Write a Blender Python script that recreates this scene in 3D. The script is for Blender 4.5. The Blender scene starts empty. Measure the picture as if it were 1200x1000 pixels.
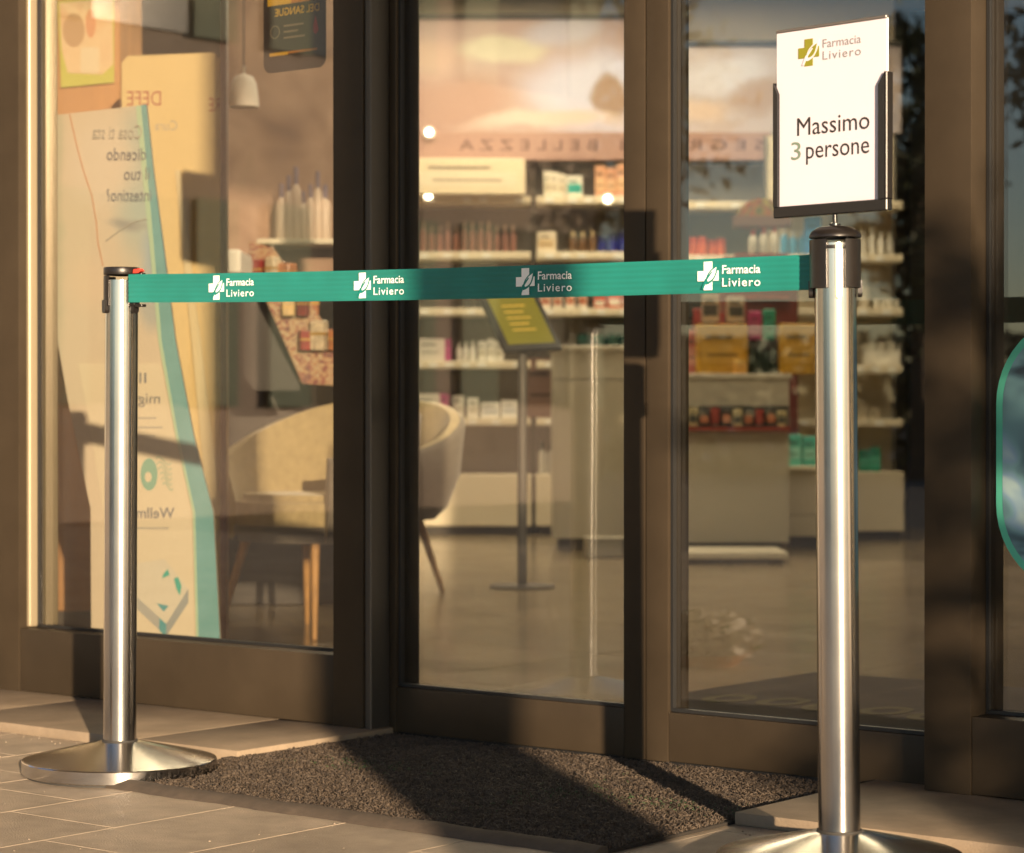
import bpy, bmesh, math, random
import numpy as np
from mathutils import Vector, Matrix
R = math.radians
random.seed(7); rng = np.random.default_rng(7)
scn = bpy.context.scene
C = scn.collection

# ------------------------------------------------------------------ camera, sky, sun
F = 2851.0; H0 = 485.0; CH = 0.677; YAW = R(38.8)     # pixel focal length, horizon row, camera height, yaw off the facade normal
RX, RY = math.cos(YAW), math.sin(YAW)                  # image-right in the world
FX, FY = -math.sin(YAW), math.cos(YAW)                 # view direction in the world
cam_d = bpy.data.cameras.new('camera'); cam = bpy.data.objects.new('camera', cam_d); C.objects.link(cam)
cam_d.sensor_width = 36; cam_d.lens = F / 1200 * 36; cam_d.clip_start = 0.05; cam_d.clip_end = 1000
cam.location = (0, 0, CH); cam.rotation_euler = (R(90 - 0.30), 0, YAW)
cam_d.dof.use_dof = True; cam_d.dof.focus_distance = 4.05; cam_d.dof.aperture_fstop = 6.3
scn.camera = cam

SUN_AZ = R(52.1); SUN_EL = R(9.0)                      # off the facade's outward normal, to the right
sdir = Vector((math.sin(SUN_AZ) * math.cos(SUN_EL), -math.cos(SUN_AZ) * math.cos(SUN_EL), math.sin(SUN_EL)))
world = bpy.data.worlds.new('World'); scn.world = world; world.use_nodes = True
wn = world.node_tree.nodes; wl = world.node_tree.links; wn.clear()
sky = wn.new('ShaderNodeTexSky'); sky.sky_type = 'NISHITA'; sky.sun_disc = False
sky.sun_elevation = SUN_EL; sky.sun_rotation = math.atan2(sdir.x, sdir.y)
sky.dust_density = 0.15; sky.ozone_density = 2.0; sky.air_density = 1.0
bg = wn.new('ShaderNodeBackground'); bg.inputs['Strength'].default_value = 0.105
wo = wn.new('ShaderNodeOutputWorld'); wm = wn.new('ShaderNodeMix'); wm.data_type = 'RGBA'; wm.blend_type = 'MULTIPLY'; wm.inputs[0].default_value = 1; wm.inputs[7].default_value = (1.06, .98, 1.0, 1)
wl.new(sky.outputs[0], wm.inputs[6]); wl.new(wm.outputs[2], bg.inputs[0]); wl.new(bg.outputs[0], wo.inputs[0])
sun_d = bpy.data.lights.new('sun', 'SUN'); sun = bpy.data.objects.new('sun', sun_d); C.objects.link(sun)
sun_d.energy = 5.0; sun_d.angle = R(0.55); sun_d.color = (1.0, 0.75, 0.50)
sun.rotation_euler = sdir.to_track_quat('Z', 'Y').to_euler(); sun.location = (8, -6, 6)
scn.view_settings.view_transform = 'Standard'; scn.view_settings.look = 'None'
scn.view_settings.gamma = 1; scn.view_settings.use_curve_mapping = False
scn.view_settings.exposure = 1.32
scn.render.engine = 'CYCLES'
cy = scn.cycles
cy.use_denoising = True; cy.max_bounces = 10; cy.transparent_max_bounces = 24; cy.diffuse_bounces = 4; cy.glossy_bounces = 5
cy.caustics_reflective = False; cy.caustics_refractive = False; cy.sample_clamp_indirect = 6

# ------------------------------------------------------------------ photograph pixel -> place
def V(px, d, z=0.0):                                   # a point at depth d along the view, height z
    x = (px - 600) / F * d
    return Vector((x * RX + d * FX, x * RY + d * FY, z))
def ZP(py, d): return CH - (py - H0) / F * d           # height of row py at depth d
def XF(px, Y):                                         # x where column px meets the plane y = Y
    r = (px - 600) / F
    return (r * RX + FX) / (r * RY + FY) * Y
def LX(px, d): return (px - 600) / F * d

# ------------------------------------------------------------------ materials
_m = {}
def mat(name, col, rough=.5, metal=0.0, var=0.0, vs=12.0, bump=0.0, bs=200.0, spec=.5, emit=None, es=0.0,
        aniso=0.0, coat=0.0, col2=None, rvar=0.0, stretch=None, rnd=0.0, alpha=1.0, sheen=0.0, trans=0.0, worldco=False, stain=0.0):
    if name in _m: return _m[name]
    m = bpy.data.materials.new(name); m.use_nodes = True; _m[name] = m
    nt = m.node_tree; N = nt.nodes; L = nt.links; b = N['Principled BSDF']
    b.inputs['Roughness'].default_value = rough; b.inputs['Metallic'].default_value = metal
    b.inputs['Specular IOR Level'].default_value = spec
    if aniso:
        b.inputs['Anisotropic'].default_value = aniso; b.inputs['Anisotropic Rotation'].default_value = .25
        t = N.new('ShaderNodeTangent'); t.direction_type = 'RADIAL'; t.axis = 'Z'; L.new(t.outputs[0], b.inputs['Tangent'])
    if coat: b.inputs['Coat Weight'].default_value = coat; b.inputs['Coat Roughness'].default_value = .08
    if sheen: b.inputs['Sheen Weight'].default_value = sheen
    if trans: b.inputs['Transmission Weight'].default_value = trans
    if alpha < 1: b.inputs['Alpha'].default_value = alpha
    c4 = (*col, 1)
    b.inputs['Base Color'].default_value = c4
    tc = N.new('ShaderNodeTexCoord'); src = tc.outputs['Object']
    if worldco: src = N.new('ShaderNodeNewGeometry').outputs['Position']
    if stretch:
        mp = N.new('ShaderNodeMapping'); mp.inputs['Scale'].default_value = stretch; L.new(src, mp.inputs[0]); src = mp.outputs[0]
    if var or col2 or rvar:
        n = N.new('ShaderNodeTexNoise'); n.inputs['Scale'].default_value = vs; n.inputs['Detail'].default_value = 6; n.inputs['Roughness'].default_value = .62
        L.new(src, n.inputs['Vector'])
        if var or col2:
            rp = N.new('ShaderNodeValToRGB'); e = rp.color_ramp.elements
            e[0].position = .3; e[1].position = .72
            lo = tuple(max(0, c * (1 - var)) for c in col); hi = col2 if col2 else tuple(min(1, c * (1 + var)) for c in col)
            e[0].color = (*lo, 1); e[1].color = (*hi, 1)
            L.new(n.outputs[0], rp.inputs[0]); out = rp.outputs[0]
            if rnd:
                oi = N.new('ShaderNodeObjectInfo'); hs = N.new('ShaderNodeHueSaturation')
                mr = N.new('ShaderNodeMapRange'); mr.inputs[3].default_value = 1 - rnd; mr.inputs[4].default_value = 1 + rnd
                L.new(oi.outputs['Random'], mr.inputs[0]); L.new(mr.outputs[0], hs.inputs['Value']); L.new(out, hs.inputs['Color']); out = hs.outputs[0]
            if stain:
                ns = N.new('ShaderNodeTexNoise'); ns.inputs['Scale'].default_value = 2.6; ns.inputs['Detail'].default_value = 9; ns.inputs['Roughness'].default_value = .72; ns.inputs['Distortion'].default_value = .8; L.new(src, ns.inputs['Vector'])
                ms = N.new('ShaderNodeMapRange'); ms.inputs[1].default_value = .36; ms.inputs[2].default_value = .62; ms.inputs[3].default_value = 1 - stain; ms.inputs[4].default_value = 1.0; L.new(ns.outputs[0], ms.inputs[0])
                mm = N.new('ShaderNodeMix'); mm.data_type = 'RGBA'; mm.blend_type = 'MULTIPLY'; mm.inputs[0].default_value = 1; L.new(out, mm.inputs[6]); L.new(ms.outputs[0], mm.inputs[7]); out = mm.outputs[2]
            L.new(out, b.inputs['Base Color'])
        if rvar:
            mr = N.new('ShaderNodeMapRange'); mr.inputs[3].default_value = max(.02, rough - rvar); mr.inputs[4].default_value = rough + rvar
            L.new(n.outputs[0], mr.inputs[0]); L.new(mr.outputs[0], b.inputs['Roughness'])
    if bump:
        n2 = N.new('ShaderNodeTexNoise'); n2.inputs['Scale'].default_value = bs; n2.inputs['Detail'].default_value = 4; L.new(src, n2.inputs['Vector'])
        bp = N.new('ShaderNodeBump'); bp.inputs['Strength'].default_value = bump; bp.inputs['Distance'].default_value = .002
        L.new(n2.outputs[0], bp.inputs['Height']); L.new(bp.outputs[0], b.inputs['Normal'])
    if emit: b.inputs['Emission Color'].default_value = (*emit, 1); b.inputs['Emission Strength'].default_value = es
    return m

def glass_mat(name='shop_glass', tint=(.80, .80, .78), base=.102, wob=.02):
    m = bpy.data.materials.new(name); m.use_nodes = True; nt = m.node_tree; N = nt.nodes; L = nt.links; N.clear()
    lw = N.new('ShaderNodeLayerWeight'); lw.inputs['Blend'].default_value = .5
    p = N.new('ShaderNodeMath'); p.operation = 'POWER'; p.inputs[1].default_value = 5; L.new(lw.outputs['Facing'], p.inputs[0])
    mr = N.new('ShaderNodeMapRange'); mr.inputs[3].default_value = base; mr.inputs[4].default_value = 1; L.new(p.outputs[0], mr.inputs[0])
    t = N.new('ShaderNodeBsdfTransparent'); t.inputs[0].default_value = (*tint, 1)
    g = N.new('ShaderNodeBsdfGlossy'); g.inputs['Roughness'].default_value = .0
    tc = N.new('ShaderNodeTexCoord'); no = N.new('ShaderNodeTexNoise'); no.inputs['Scale'].default_value = 2.2; no.inputs['Detail'].default_value = 1
    L.new(tc.outputs['Object'], no.inputs['Vector'])
    bp = N.new('ShaderNodeBump'); bp.inputs['Strength'].default_value = wob; bp.inputs['Distance'].default_value = .02
    L.new(no.outputs[0], bp.inputs['Height']); L.new(bp.outputs[0], g.inputs['Normal'])
    mx = N.new('ShaderNodeMixShader'); L.new(mr.outputs[0], mx.inputs[0]); L.new(t.outputs[0], mx.inputs[1]); L.new(g.outputs[0], mx.inputs[2])
    df = N.new('ShaderNodeBsdfDiffuse'); df.inputs[0].default_value = (.75, .74, .72, 1)
    n3 = N.new('ShaderNodeTexNoise'); n3.inputs['Scale'].default_value = 5; n3.inputs['Detail'].default_value = 7; n3.inputs['Roughness'].default_value = .7; n3.inputs['Distortion'].default_value = .6; L.new(tc.outputs['Object'], n3.inputs['Vector'])
    m3 = N.new('ShaderNodeMapRange'); m3.inputs[1].default_value = .35; m3.inputs[2].default_value = .8; m3.inputs[3].default_value = .0005; m3.inputs[4].default_value = .009; L.new(n3.outputs[0], m3.inputs[0])
    m4 = N.new('ShaderNodeMixShader'); L.new(m3.outputs[0], m4.inputs[0]); L.new(mx.outputs[0], m4.inputs[1]); L.new(df.outputs[0], m4.inputs[2])
    o = N.new('ShaderNodeOutputMaterial'); L.new(m4.outputs[0], o.inputs[0]); return m
GLASS = glass_mat()

def picture_mat(name, cols, scale=3.0, rough=.6, dist=1.5, seed=0.0, stretch=(1, 1, 1), alpha=1.0):   # soft printed picture
    m = bpy.data.materials.new(name); m.use_nodes = True; N = m.node_tree.nodes; L = m.node_tree.links; b = N['Principled BSDF']
    b.inputs['Roughness'].default_value = rough; b.inputs['Alpha'].default_value = alpha
    tc = N.new('ShaderNodeTexCoord'); mp = N.new('ShaderNodeMapping'); mp.inputs['Location'].default_value = (seed, seed * 1.7, seed * .6); mp.inputs['Scale'].default_value = stretch
    L.new(tc.outputs['Object'], mp.inputs[0])
    n = N.new('ShaderNodeTexNoise'); n.inputs['Scale'].default_value = scale; n.inputs['Detail'].default_value = 2; n.inputs['Distortion'].default_value = dist
    L.new(mp.outputs[0], n.inputs['Vector'])
    rp = N.new('ShaderNodeValToRGB'); e = rp.color_ramp.elements
    while len(e) < len(cols): e.new(.5)
    for i, c in enumerate(cols): e[i].position = .3 + .42 * i / (len(cols) - 1); e[i].color = (*c, 1)
    L.new(n.outputs[0], rp.inputs[0]); L.new(rp.outputs[0], b.inputs['Base Color']); return m

def blob_mat(name, base, blobs, rough=.6, nscale=3.0, namt=.25):      # printed picture: soft ellipses (x, z, rx, rz, colour, softness) over a base tone
    m = bpy.data.materials.new(name); m.use_nodes = True; N = m.node_tree.nodes; L = m.node_tree.links; b = N['Principled BSDF']; b.inputs['Roughness'].default_value = rough
    tc = N.new('ShaderNodeTexCoord'); no = N.new('ShaderNodeTexNoise'); no.inputs['Scale'].default_value = nscale; no.inputs['Detail'].default_value = 3; L.new(tc.outputs['Object'], no.inputs['Vector'])
    sub = N.new('ShaderNodeVectorMath'); sub.operation = 'SUBTRACT'; sub.inputs[1].default_value = (.5, .5, .5); L.new(no.outputs['Color'], sub.inputs[0])
    sc_ = N.new('ShaderNodeVectorMath'); sc_.operation = 'SCALE'; sc_.inputs['Scale'].default_value = namt; L.new(sub.outputs[0], sc_.inputs[0])
    ad = N.new('ShaderNodeVectorMath'); ad.operation = 'ADD'; L.new(tc.outputs['Object'], ad.inputs[0]); L.new(sc_.outputs[0], ad.inputs[1])
    cur = N.new('ShaderNodeRGB'); cur.outputs[0].default_value = (*base, 1); out = cur.outputs[0]
    for (x, z, rx, rz, c, soft) in blobs:
        s1 = N.new('ShaderNodeVectorMath'); s1.operation = 'SUBTRACT'; s1.inputs[1].default_value = (x, 0, z); L.new(ad.outputs[0], s1.inputs[0])
        s2 = N.new('ShaderNodeVectorMath'); s2.operation = 'MULTIPLY'; s2.inputs[1].default_value = (1 / rx, 0, 1 / rz); L.new(s1.outputs[0], s2.inputs[0])
        ln = N.new('ShaderNodeVectorMath'); ln.operation = 'LENGTH'; L.new(s2.outputs[0], ln.inputs[0])
        mr = N.new('ShaderNodeMapRange'); mr.interpolation_type = 'SMOOTHSTEP'; mr.inputs[1].default_value = 1 - soft; mr.inputs[2].default_value = 1 + soft * .5; mr.inputs[3].default_value = 1; mr.inputs[4].default_value = 0; L.new(ln.outputs['Value'], mr.inputs[0])
        mx = N.new('ShaderNodeMix'); mx.data_type = 'RGBA'; mx.inputs[7].default_value = (*c, 1); L.new(mr.outputs[0], mx.inputs[0]); L.new(out, mx.inputs[6]); out = mx.outputs[2]
    L.new(out, b.inputs['Base Color']); return m

BRONZE = mat('bronze_paint', (.045, .0335, .0215), .46, .15, var=.18, vs=4, bump=.05, bs=900, rvar=.08, spec=.2, stain=.12)
GASKET = mat('black_gasket', (.012, .012, .012), .5)
STEEL = mat('brushed_steel', (.60, .59, .57), .18, 1.0, aniso=.5, var=.05, vs=10, stretch=(1, 1, .8), rvar=.05, stain=.10)
STEELB = mat('turned_steel', (.58, .55, .50), .20, 1.0, aniso=.75, rvar=.05, vs=9)
STEELP = mat('polished_rim', (.66, .64, .61), .13, 1.0, rvar=.04, vs=25)
BLACKP = mat('black_plastic', (.011, .009, .008), .34, var=.2, vs=60, bump=.1, bs=1500)
BLACKG = mat('black_gloss_plastic', (.012, .012, .013), .22)
RUBBER = mat('rubber', (.03, .028, .025), .75)
RED = mat('red_button', (.75, .06, .04), .4)
PAPER = mat('paper', (.64, .605, .69), .55, var=.012, vs=5, coat=.4)
INK = mat('ink', (.025, .022, .022), .6)
WHITEP = mat('white_print', (.85, .87, .86), .6)
CREAM = mat('cream_laminate', (.72, .64, .48), .35, var=.04, vs=2)
CREAMD = mat('beige_laminate', (.56, .51, .40), .4, var=.05, vs=2)
WHITEB = mat('white_laminate', (.80, .79, .74), .35)
WOOD = mat('oak_wood', (.50, .28, .10), .45, var=.25, vs=8, stretch=(6, 6, .6))
MUSTARD = mat('mustard_fabric', (.42, .34, .18), .9, var=.12, vs=40, bump=.3, bs=500, sheen=.3)
GREYF = mat('taupe_fabric', (.16, .14, .11), .9, var=.12, vs=40, bump=.3, bs=500, sheen=.2)

# ------------------------------------------------------------------ mesh helpers
def tag(o, label, cat, group=None):
    o['label'] = label; o['category'] = cat
    if group: o['group'] = group
    return o
def struct(o): o['kind'] = 'structure'; return o
def empty(name, loc=(0, 0, 0), rz=0.0):
    o = bpy.data.objects.new(name, None); C.objects.link(o); o.location = loc; o.rotation_euler = (0, 0, rz); o.empty_display_size = .1; return o
def link(name, me, parent=None, loc=None, rot=None):
    o = bpy.data.objects.new(name, me); C.objects.link(o)
    if parent: o.parent = parent
    if loc is not None: o.location = loc
    if rot is not None: o.rotation_euler = rot
    return o
class B:                                               # collects shapes for one mesh
    def __init__(s): s.bm = bmesh.new(); s.mi = 0
    def _fin(s, vs):
        fs = set()
        for v in vs: fs.update(v.link_faces)
        for f in fs: f.material_index = s.mi
        return vs
    def box(s, x0, x1, y0, y1, z0, z1, bev=0.0, mtx=None, seg=1):
        t = bmesh.new(); bmesh.ops.create_cube(t, size=1)
        for v in t.verts: v.co = Vector(((x0 + x1) / 2 + v.co.x * (x1 - x0), (y0 + y1) / 2 + v.co.y * (y1 - y0), (z0 + z1) / 2 + v.co.z * (z1 - z0)))
        if bev: bmesh.ops.bevel(t, geom=t.edges[:], offset=bev, segments=seg, affect='EDGES', profile=.6)
        s._merge(t, mtx); return s
    def _merge(s, t, mtx=None):
        if mtx is not None: t.transform(mtx)
        for f in t.faces: f.material_index = s.mi
        me = bpy.data.meshes.new('_t'); t.to_mesh(me); t.free(); s.bm.from_mesh(me); bpy.data.meshes.remove(me)
    def lathe(s, prof, seg=48, mtx=None, a0=0.0, a1=2 * math.pi, cap=True):
        t = bmesh.new(); full = abs(a1 - a0 - 2 * math.pi) < 1e-6; n = seg if full else seg + 1
        rings = []
        for r, z in prof:
            rings.append([t.verts.new((r * math.cos(a0 + (a1 - a0) * i / seg), r * math.sin(a0 + (a1 - a0) * i / seg), z)) for i in range(n)])
        for a, b in zip(rings, rings[1:]):
            for i in range(n if full else n - 1):
                j = (i + 1) % n; t.faces.new((a[i], a[j], b[j], b[i]))
        if cap and full:
            t.faces.new(rings[0][::-1]); t.faces.new(rings[-1])
        s._merge(t, mtx); return s
    def prism(s, poly, y0, y1, mtx=None):              # polygon in local XZ, extruded along y
        t = bmesh.new(); a = [t.verts.new((x, y0, z)) for x, z in poly]; b = [t.verts.new((x, y1, z)) for x, z in poly]
        t.faces.new(a); t.faces.new(b[::-1]); n = len(poly)
        for i in range(n): j = (i + 1) % n; t.faces.new((a[j], a[i], b[i], b[j]))
        bmesh.ops.recalc_face_normals(t, faces=t.faces[:]); s._merge(t, mtx); return s
    def tube(s, pts, rad, seg=8):
        t = bmesh.new(); pts = [Vector(p) for p in pts]; rings = []
        if not hasattr(rad, '__len__'): rad = [rad] * len(pts)
        for i, p in enumerate(pts):
            d = (pts[min(i + 1, len(pts) - 1)] - pts[max(i - 1, 0)]).normalized()
            u = d.orthogonal().normalized() if i == 0 else (u - d * u.dot(d)).normalized()
            w = d.cross(u)
            rings.append([t.verts.new(p + (u * math.cos(2 * math.pi * k / seg) + w * math.sin(2 * math.pi * k / seg)) * rad[i]) for k in range(seg)])
        for a, b in zip(rings, rings[1:]):
            for k in range(seg): j = (k + 1) % seg; t.faces.new((a[k], a[j], b[j], b[k]))
        t.faces.new(rings[0][::-1]); t.faces.new(rings[-1]); s._merge(t); return s
    def mesh(s, mats, name='mesh', smooth=True, ang=35):
        me = bpy.data.meshes.new(name); bmesh.ops.recalc_face_normals(s.bm, faces=s.bm.faces[:]) if False else None
        s.bm.to_mesh(me); s.bm.free()
        for m in (mats if isinstance(mats, (list, tuple)) else [mats]): me.materials.append(m)
        if smooth:
            me.polygons.foreach_set('use_smooth', [True] * len(me.polygons)); me.set_sharp_from_angle(angle=R(ang))
        return me
    def obj(s, name, mats, parent=None, loc=None, rot=None, **k): return link(name, s.mesh(mats, name, **k), parent, loc, rot)

def text_mesh(body, m, w=None, h=None, mirror=False, ext=.0004, align='LEFT', bold=0.0, space=1.0):
    cu = bpy.data.curves.new('lettering', 'FONT'); cu.body = body; cu.size = 1; cu.extrude = 0; cu.offset = bold; cu.space_character = space; cu.resolution_u = 3
    o = bpy.data.objects.new('_txt', cu); C.objects.link(o)
    dg = bpy.context.evaluated_depsgraph_get(); me = bpy.data.meshes.new_from_object(o.evaluated_get(dg))
    bpy.data.objects.remove(o); bpy.data.curves.remove(cu)
    n = len(me.vertices); co = np.empty(n * 3); me.vertices.foreach_get('co', co); co = co.reshape(-1, 3)
    x0, x1 = co[:, 0].min(), co[:, 0].max()
    sx = (w / (x1 - x0)) if w else 1; sz = h / .73 if h else sx      # h = cap height
    if not w: sx = sz
    X = (co[:, 0] - x0) * sx
    if align == 'CENTER': X -= (x1 - x0) * sx / 2
    if mirror: X = -X
    Z = co[:, 1] * sz
    bm = bmesh.new(); bm.from_mesh(me); bm.verts.ensure_lookup_table()
    for i, v in enumerate(bm.verts): v.co = (X[i], -ext, Z[i])
    bmesh.ops.recalc_face_normals(bm, faces=bm.faces[:])
    for f in bm.faces:
        if f.normal.y > 0: f.normal_flip()
    bm.to_mesh(me); bm.free(); me.materials.clear(); me.materials.append(m); return me

def rounded(x0, x1, z0, z1, r, n=6, corners=(1, 1, 1, 1)):
    pts = []
    for (cx, cz, a, k) in ((x1 - r, z0 + r, -90, 0), (x1 - r, z1 - r, 0, 1), (x0 + r, z1 - r, 90, 2), (x0 + r, z0 + r, 180, 3)):
        if corners[k]: pts += [(cx + r * math.cos(R(a + 90 * i / n)), cz + r * math.sin(R(a + 90 * i / n))) for i in range(n + 1)]
        else: pts.append(((x1 if k < 2 else x0), (z0 if k in (0, 3) else z1)))
    return pts
def ellipse(cx, cz, rx, rz, n=28): return [(cx + rx * math.cos(2 * math.pi * i / n), cz + rz * math.sin(2 * math.pi * i / n)) for i in range(n)]

# ------------------------------------------------------------------ places on the facade
YW, YD, YG, YDG = 3.740, 3.800, 3.800, 3.850           # window frame front, door leaf front, window glass, door glass
xW0, xW1, xJ = XF(22, YW), XF(390, YW), XF(425, YW)    # left window glass edges, jamb edge
xD0, xD1, xD2, xD3 = XF(456, YD), XF(464, YD), XF(731, YD), XF(756.3, YD)
xE1, xE2 = XF(783, YD), -2.085
xP0, xP1 = XF(1083, YW), XF(1138, YW)
TOPZ = 2.55

# ------------------------------------------------------------------ setting: ground, paving, floor, walls
GR = mat('grout', (.47, .40, .31), .9, var=.3, vs=30, stain=.4)
TILE = mat('stone_tile', (.42, .345, .26), .6, var=.22, vs=11, bump=.9, bs=300, rnd=.08, rvar=.08, spec=.45, worldco=True, stain=.22)
STEP = mat('step_stone', (.28, .22, .155), .65, var=.18, vs=7, bump=.5, bs=240, rnd=.05, spec=.25, worldco=True, stain=.22)
ASPH = mat('asphalt', (.10, .097, .092), .9, var=.25, vs=3, bump=.4, bs=60)
g = B().box(-160, 160, -200, 120, -.30, -.14).obj('ground', ASPH); struct(g)
pav = B().box(-14, 9, -2.2, 3.9, -.135, -.0006).obj('pavement', GR); struct(pav)
TW, TL, GJ = .2625, .60, .0029
tm = B().box(0, TW - GJ, 0, TL - GJ, -.03, 0, bev=0).mesh(TILE, 'tile')
for i in range(-11, 14):
    x = -3.26 + TW * i
    off = 2.84 - .15 * (i + 1)
    k0 = math.floor((1.15 - off) / TL)
    y = off + TL * k0
    while y < 3.86:
        y1 = min(y + TL, 3.895)
        if y1 - y > .03:
            t = link('tile', tm, pav, (x + GJ / 2, y + GJ / 2, random.uniform(-.0002, .0002)))
            if y1 - y < TL - .001: t.scale.y = (y1 - y - GJ) / (TL - GJ)
        y += TL
def step(name, xs, y0=3.345, y1=3.80):
    p = B().box(xs[0] + .003, xs[-1] - .003, y0 + .006, y1, -.0, .0175).obj(name, GR); struct(p)
    for a, b in zip(xs, xs[1:]): B().box(a + .0015, b - .0015, y0, y1 + .002, .001, .0225, bev=.004, seg=2).obj('slab', STEP, p)
step('window_step', [-6.26, -5.46, -4.86, -4.26, -3.66, -3.372])
step('window_step', [-2.222, -1.66, -1.06, -.46, .14, .74, 1.34, 2.2, 3.0, 3.9])

SF = mat('shop_floor_tile', (.21, .160, .095), .20, var=.14, vs=2.5, bump=.03, bs=60, rnd=.06, rvar=.07, spec=.6, worldco=True, stain=.15)
SFG = mat('shop_grout', (.22, .19, .15), .8)
fl = B().box(-16, 4.2, 3.9, 17, -.1, -.003).obj('shop_floor', SFG); struct(fl)
ft = B().box(0, .797, 0, .797, -.02, 0, bev=.0008).mesh(SF, 'tile')
for i in range(-14, 6):
    for j in range(0, 13):
        x, y = -.9 + .8 * i, 3.905 + .8 * j
        if x < -.55 * y - 5.5 or x > -.30 * y + 1.2: continue
        link('tile', ft, fl, (x, y, 0))
WALLM = mat('shop_wall_paint', (.62, .55, .44), .8, var=.04, vs=2)
def wall(name, *a, m=WALLM): return struct(B().box(*a).obj(name, m))
wall('shop_wall', -16.2, 4.4, 17.0, 17.2, -.1, 3.1)
wall('shop_wall', -16.2, -16.0, 3.9, 17.0, -.1, 3.1)
wall('shop_wall', 4.2, 4.4, 3.9, 17.0, -.1, 3.1)
wall('shop_ceiling', -16.2, 4.4, 3.9, 17.2, 3.1, 3.2, m=mat('ceiling_paint', (.72, .70, .66), .9))

# ------------------------------------------------------------------ building front
bld = tag(empty('shop_building', (0, 3.74, 0)), 'pharmacy building front with bronze fascia, stone side walls and an added canopy on a column', 'building')
def bpart(name, x0, x1, y0, y1, z0, z1, m, bev=.004): return B().box(x0, x1, y0 - 3.74, y1 - 3.74, z0, z1, bev=bev).obj(name, m, bld)
STONEW = mat('facade_render', (.42, .36, .28), .85, var=.1, vs=5, bump=.4, bs=120)
bpart('wall', -16.2, -4.90, 3.76, 3.90, 0, 4.2, STONEW)
bpart('wall', -.18, 9.0, 3.76, 3.90, 0, 4.2, STONEW)  # unseen right stretch, made solid to keep sun off the counters
bpart('fascia', -4.897, -.183, 3.75, 3.895, TOPZ + .063, 4.2, BRONZE)
bpart('shade_canopy', -6.8, 8.0, -1.6, 3.735, 3.70, 3.95, STONEW)  # out of view, added to cut sky light and high sun
# the column carries the canopy's outer corner; its perpendicular distance to the sun line puts its shadow on the door
pc = Vector((FX, FY, 0))
nx, ny = math.cos(SUN_AZ), math.sin(SUN_AZ)            # across the sun direction
def across(p, s): return Vector((nx * p + math.sin(SUN_AZ) * s, ny * p - math.cos(SUN_AZ) * s))
COLM = mat('column_render', (.48, .43, .36), .8, var=.08, vs=6, bump=.3, bs=150)
c0 = across(.885, 0.98)
col = B().lathe([(.112, -.004), (.112, 3.701)], 40).obj('column', COLM, bld, (c0.x, c0.y - 3.74, 0))
B().lathe([(.113, 0), (.122, .005), (.122, .06), (.113, .066)], 40).obj('collar', BRONZE, col)
# unseen bin, added beside the column to widen its shadow low down
c1 = across(1.052, 1.22)
bn = tag(empty('shadow_bin', (c1.x, c1.y, 0)), 'tall dark metal bin added beside the entrance column to widen its shadow', 'bin')
B().lathe([(.055, -.003), (.088, .0), (.088, 1.10), (.092, 1.105), (.092, 1.13)], 32).obj('body', mat('bin_metal', (.06, .06, .06), .4, .6), bn)
B().lathe([(.094, 1.131), (.094, 1.16), (.075, 1.22), (.02, 1.24)], 32).obj('lid', BRONZE, bn)

# ------------------------------------------------------------------ windows and doors
def glass_pane(parent, x0, x1, y, z0, z1, th=.008):
    B().box(x0, x1, y, y + th, z0, z1).obj('pane', GLASS, parent, smooth=False)
def vbar(x0, x1, y0, y1, z0, z1, bev=.0025): return B().box(x0, x1, y0, y1, z0, z1, bev=bev, seg=2)

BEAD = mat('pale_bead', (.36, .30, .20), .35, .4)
def window(label, x0, a, b, x1, beads=True, zb=.171, z0=.0225):
    w = tag(empty('shop_window', ((x0 + x1) / 2, YW, 0)), label, 'window'); cx = (x0 + x1) / 2
    f = lambda X: X - cx
    dep = .12
    vbar(f(x0), f(a), 0, dep, z0, TOPZ + .06).obj('stile', BRONZE, w)
    vbar(f(b), f(x1), 0, dep, z0, TOPZ + .06).obj('stile', BRONZE, w)
    vbar(f(a) + .0005, f(b) - .0005, .002, dep, z0 + .002, zb).obj('rail', BRONZE, w)
    vbar(f(a) + .0005, f(b) - .0005, .002, dep, TOPZ, TOPZ + .058).obj('rail', BRONZE, w)
    gk = B()
    gk.box(f(a) + .001, f(a) + .007, .052, .06, zb, TOPZ); gk.box(f(b) - .007, f(b) - .001, .052, .06, zb, TOPZ)
    gk.box(f(a) + .007, f(b) - .007, .052, .06, zb + .0005, zb + .007)
    gk.obj('gasket', GASKET, w)
    glass_pane(w, f(a) + .002, f(b) - .002, .0605, zb - .01, TOPZ + .02)
    return w, f
wl_, fl_ = window('wide bronze framed shop window behind the cardboard displays, left of the doors', -4.895, xW0, xW1, xJ)
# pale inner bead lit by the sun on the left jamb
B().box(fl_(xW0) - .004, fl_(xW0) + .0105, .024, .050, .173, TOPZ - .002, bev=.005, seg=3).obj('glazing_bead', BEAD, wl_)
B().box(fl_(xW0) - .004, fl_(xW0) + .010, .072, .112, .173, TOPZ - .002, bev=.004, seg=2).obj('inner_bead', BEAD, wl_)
wr_, fr_ = window('bronze framed shop window with a mint bordered oval sticker', xP0, xP1, -.28, -.185, zb=.158)

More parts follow.
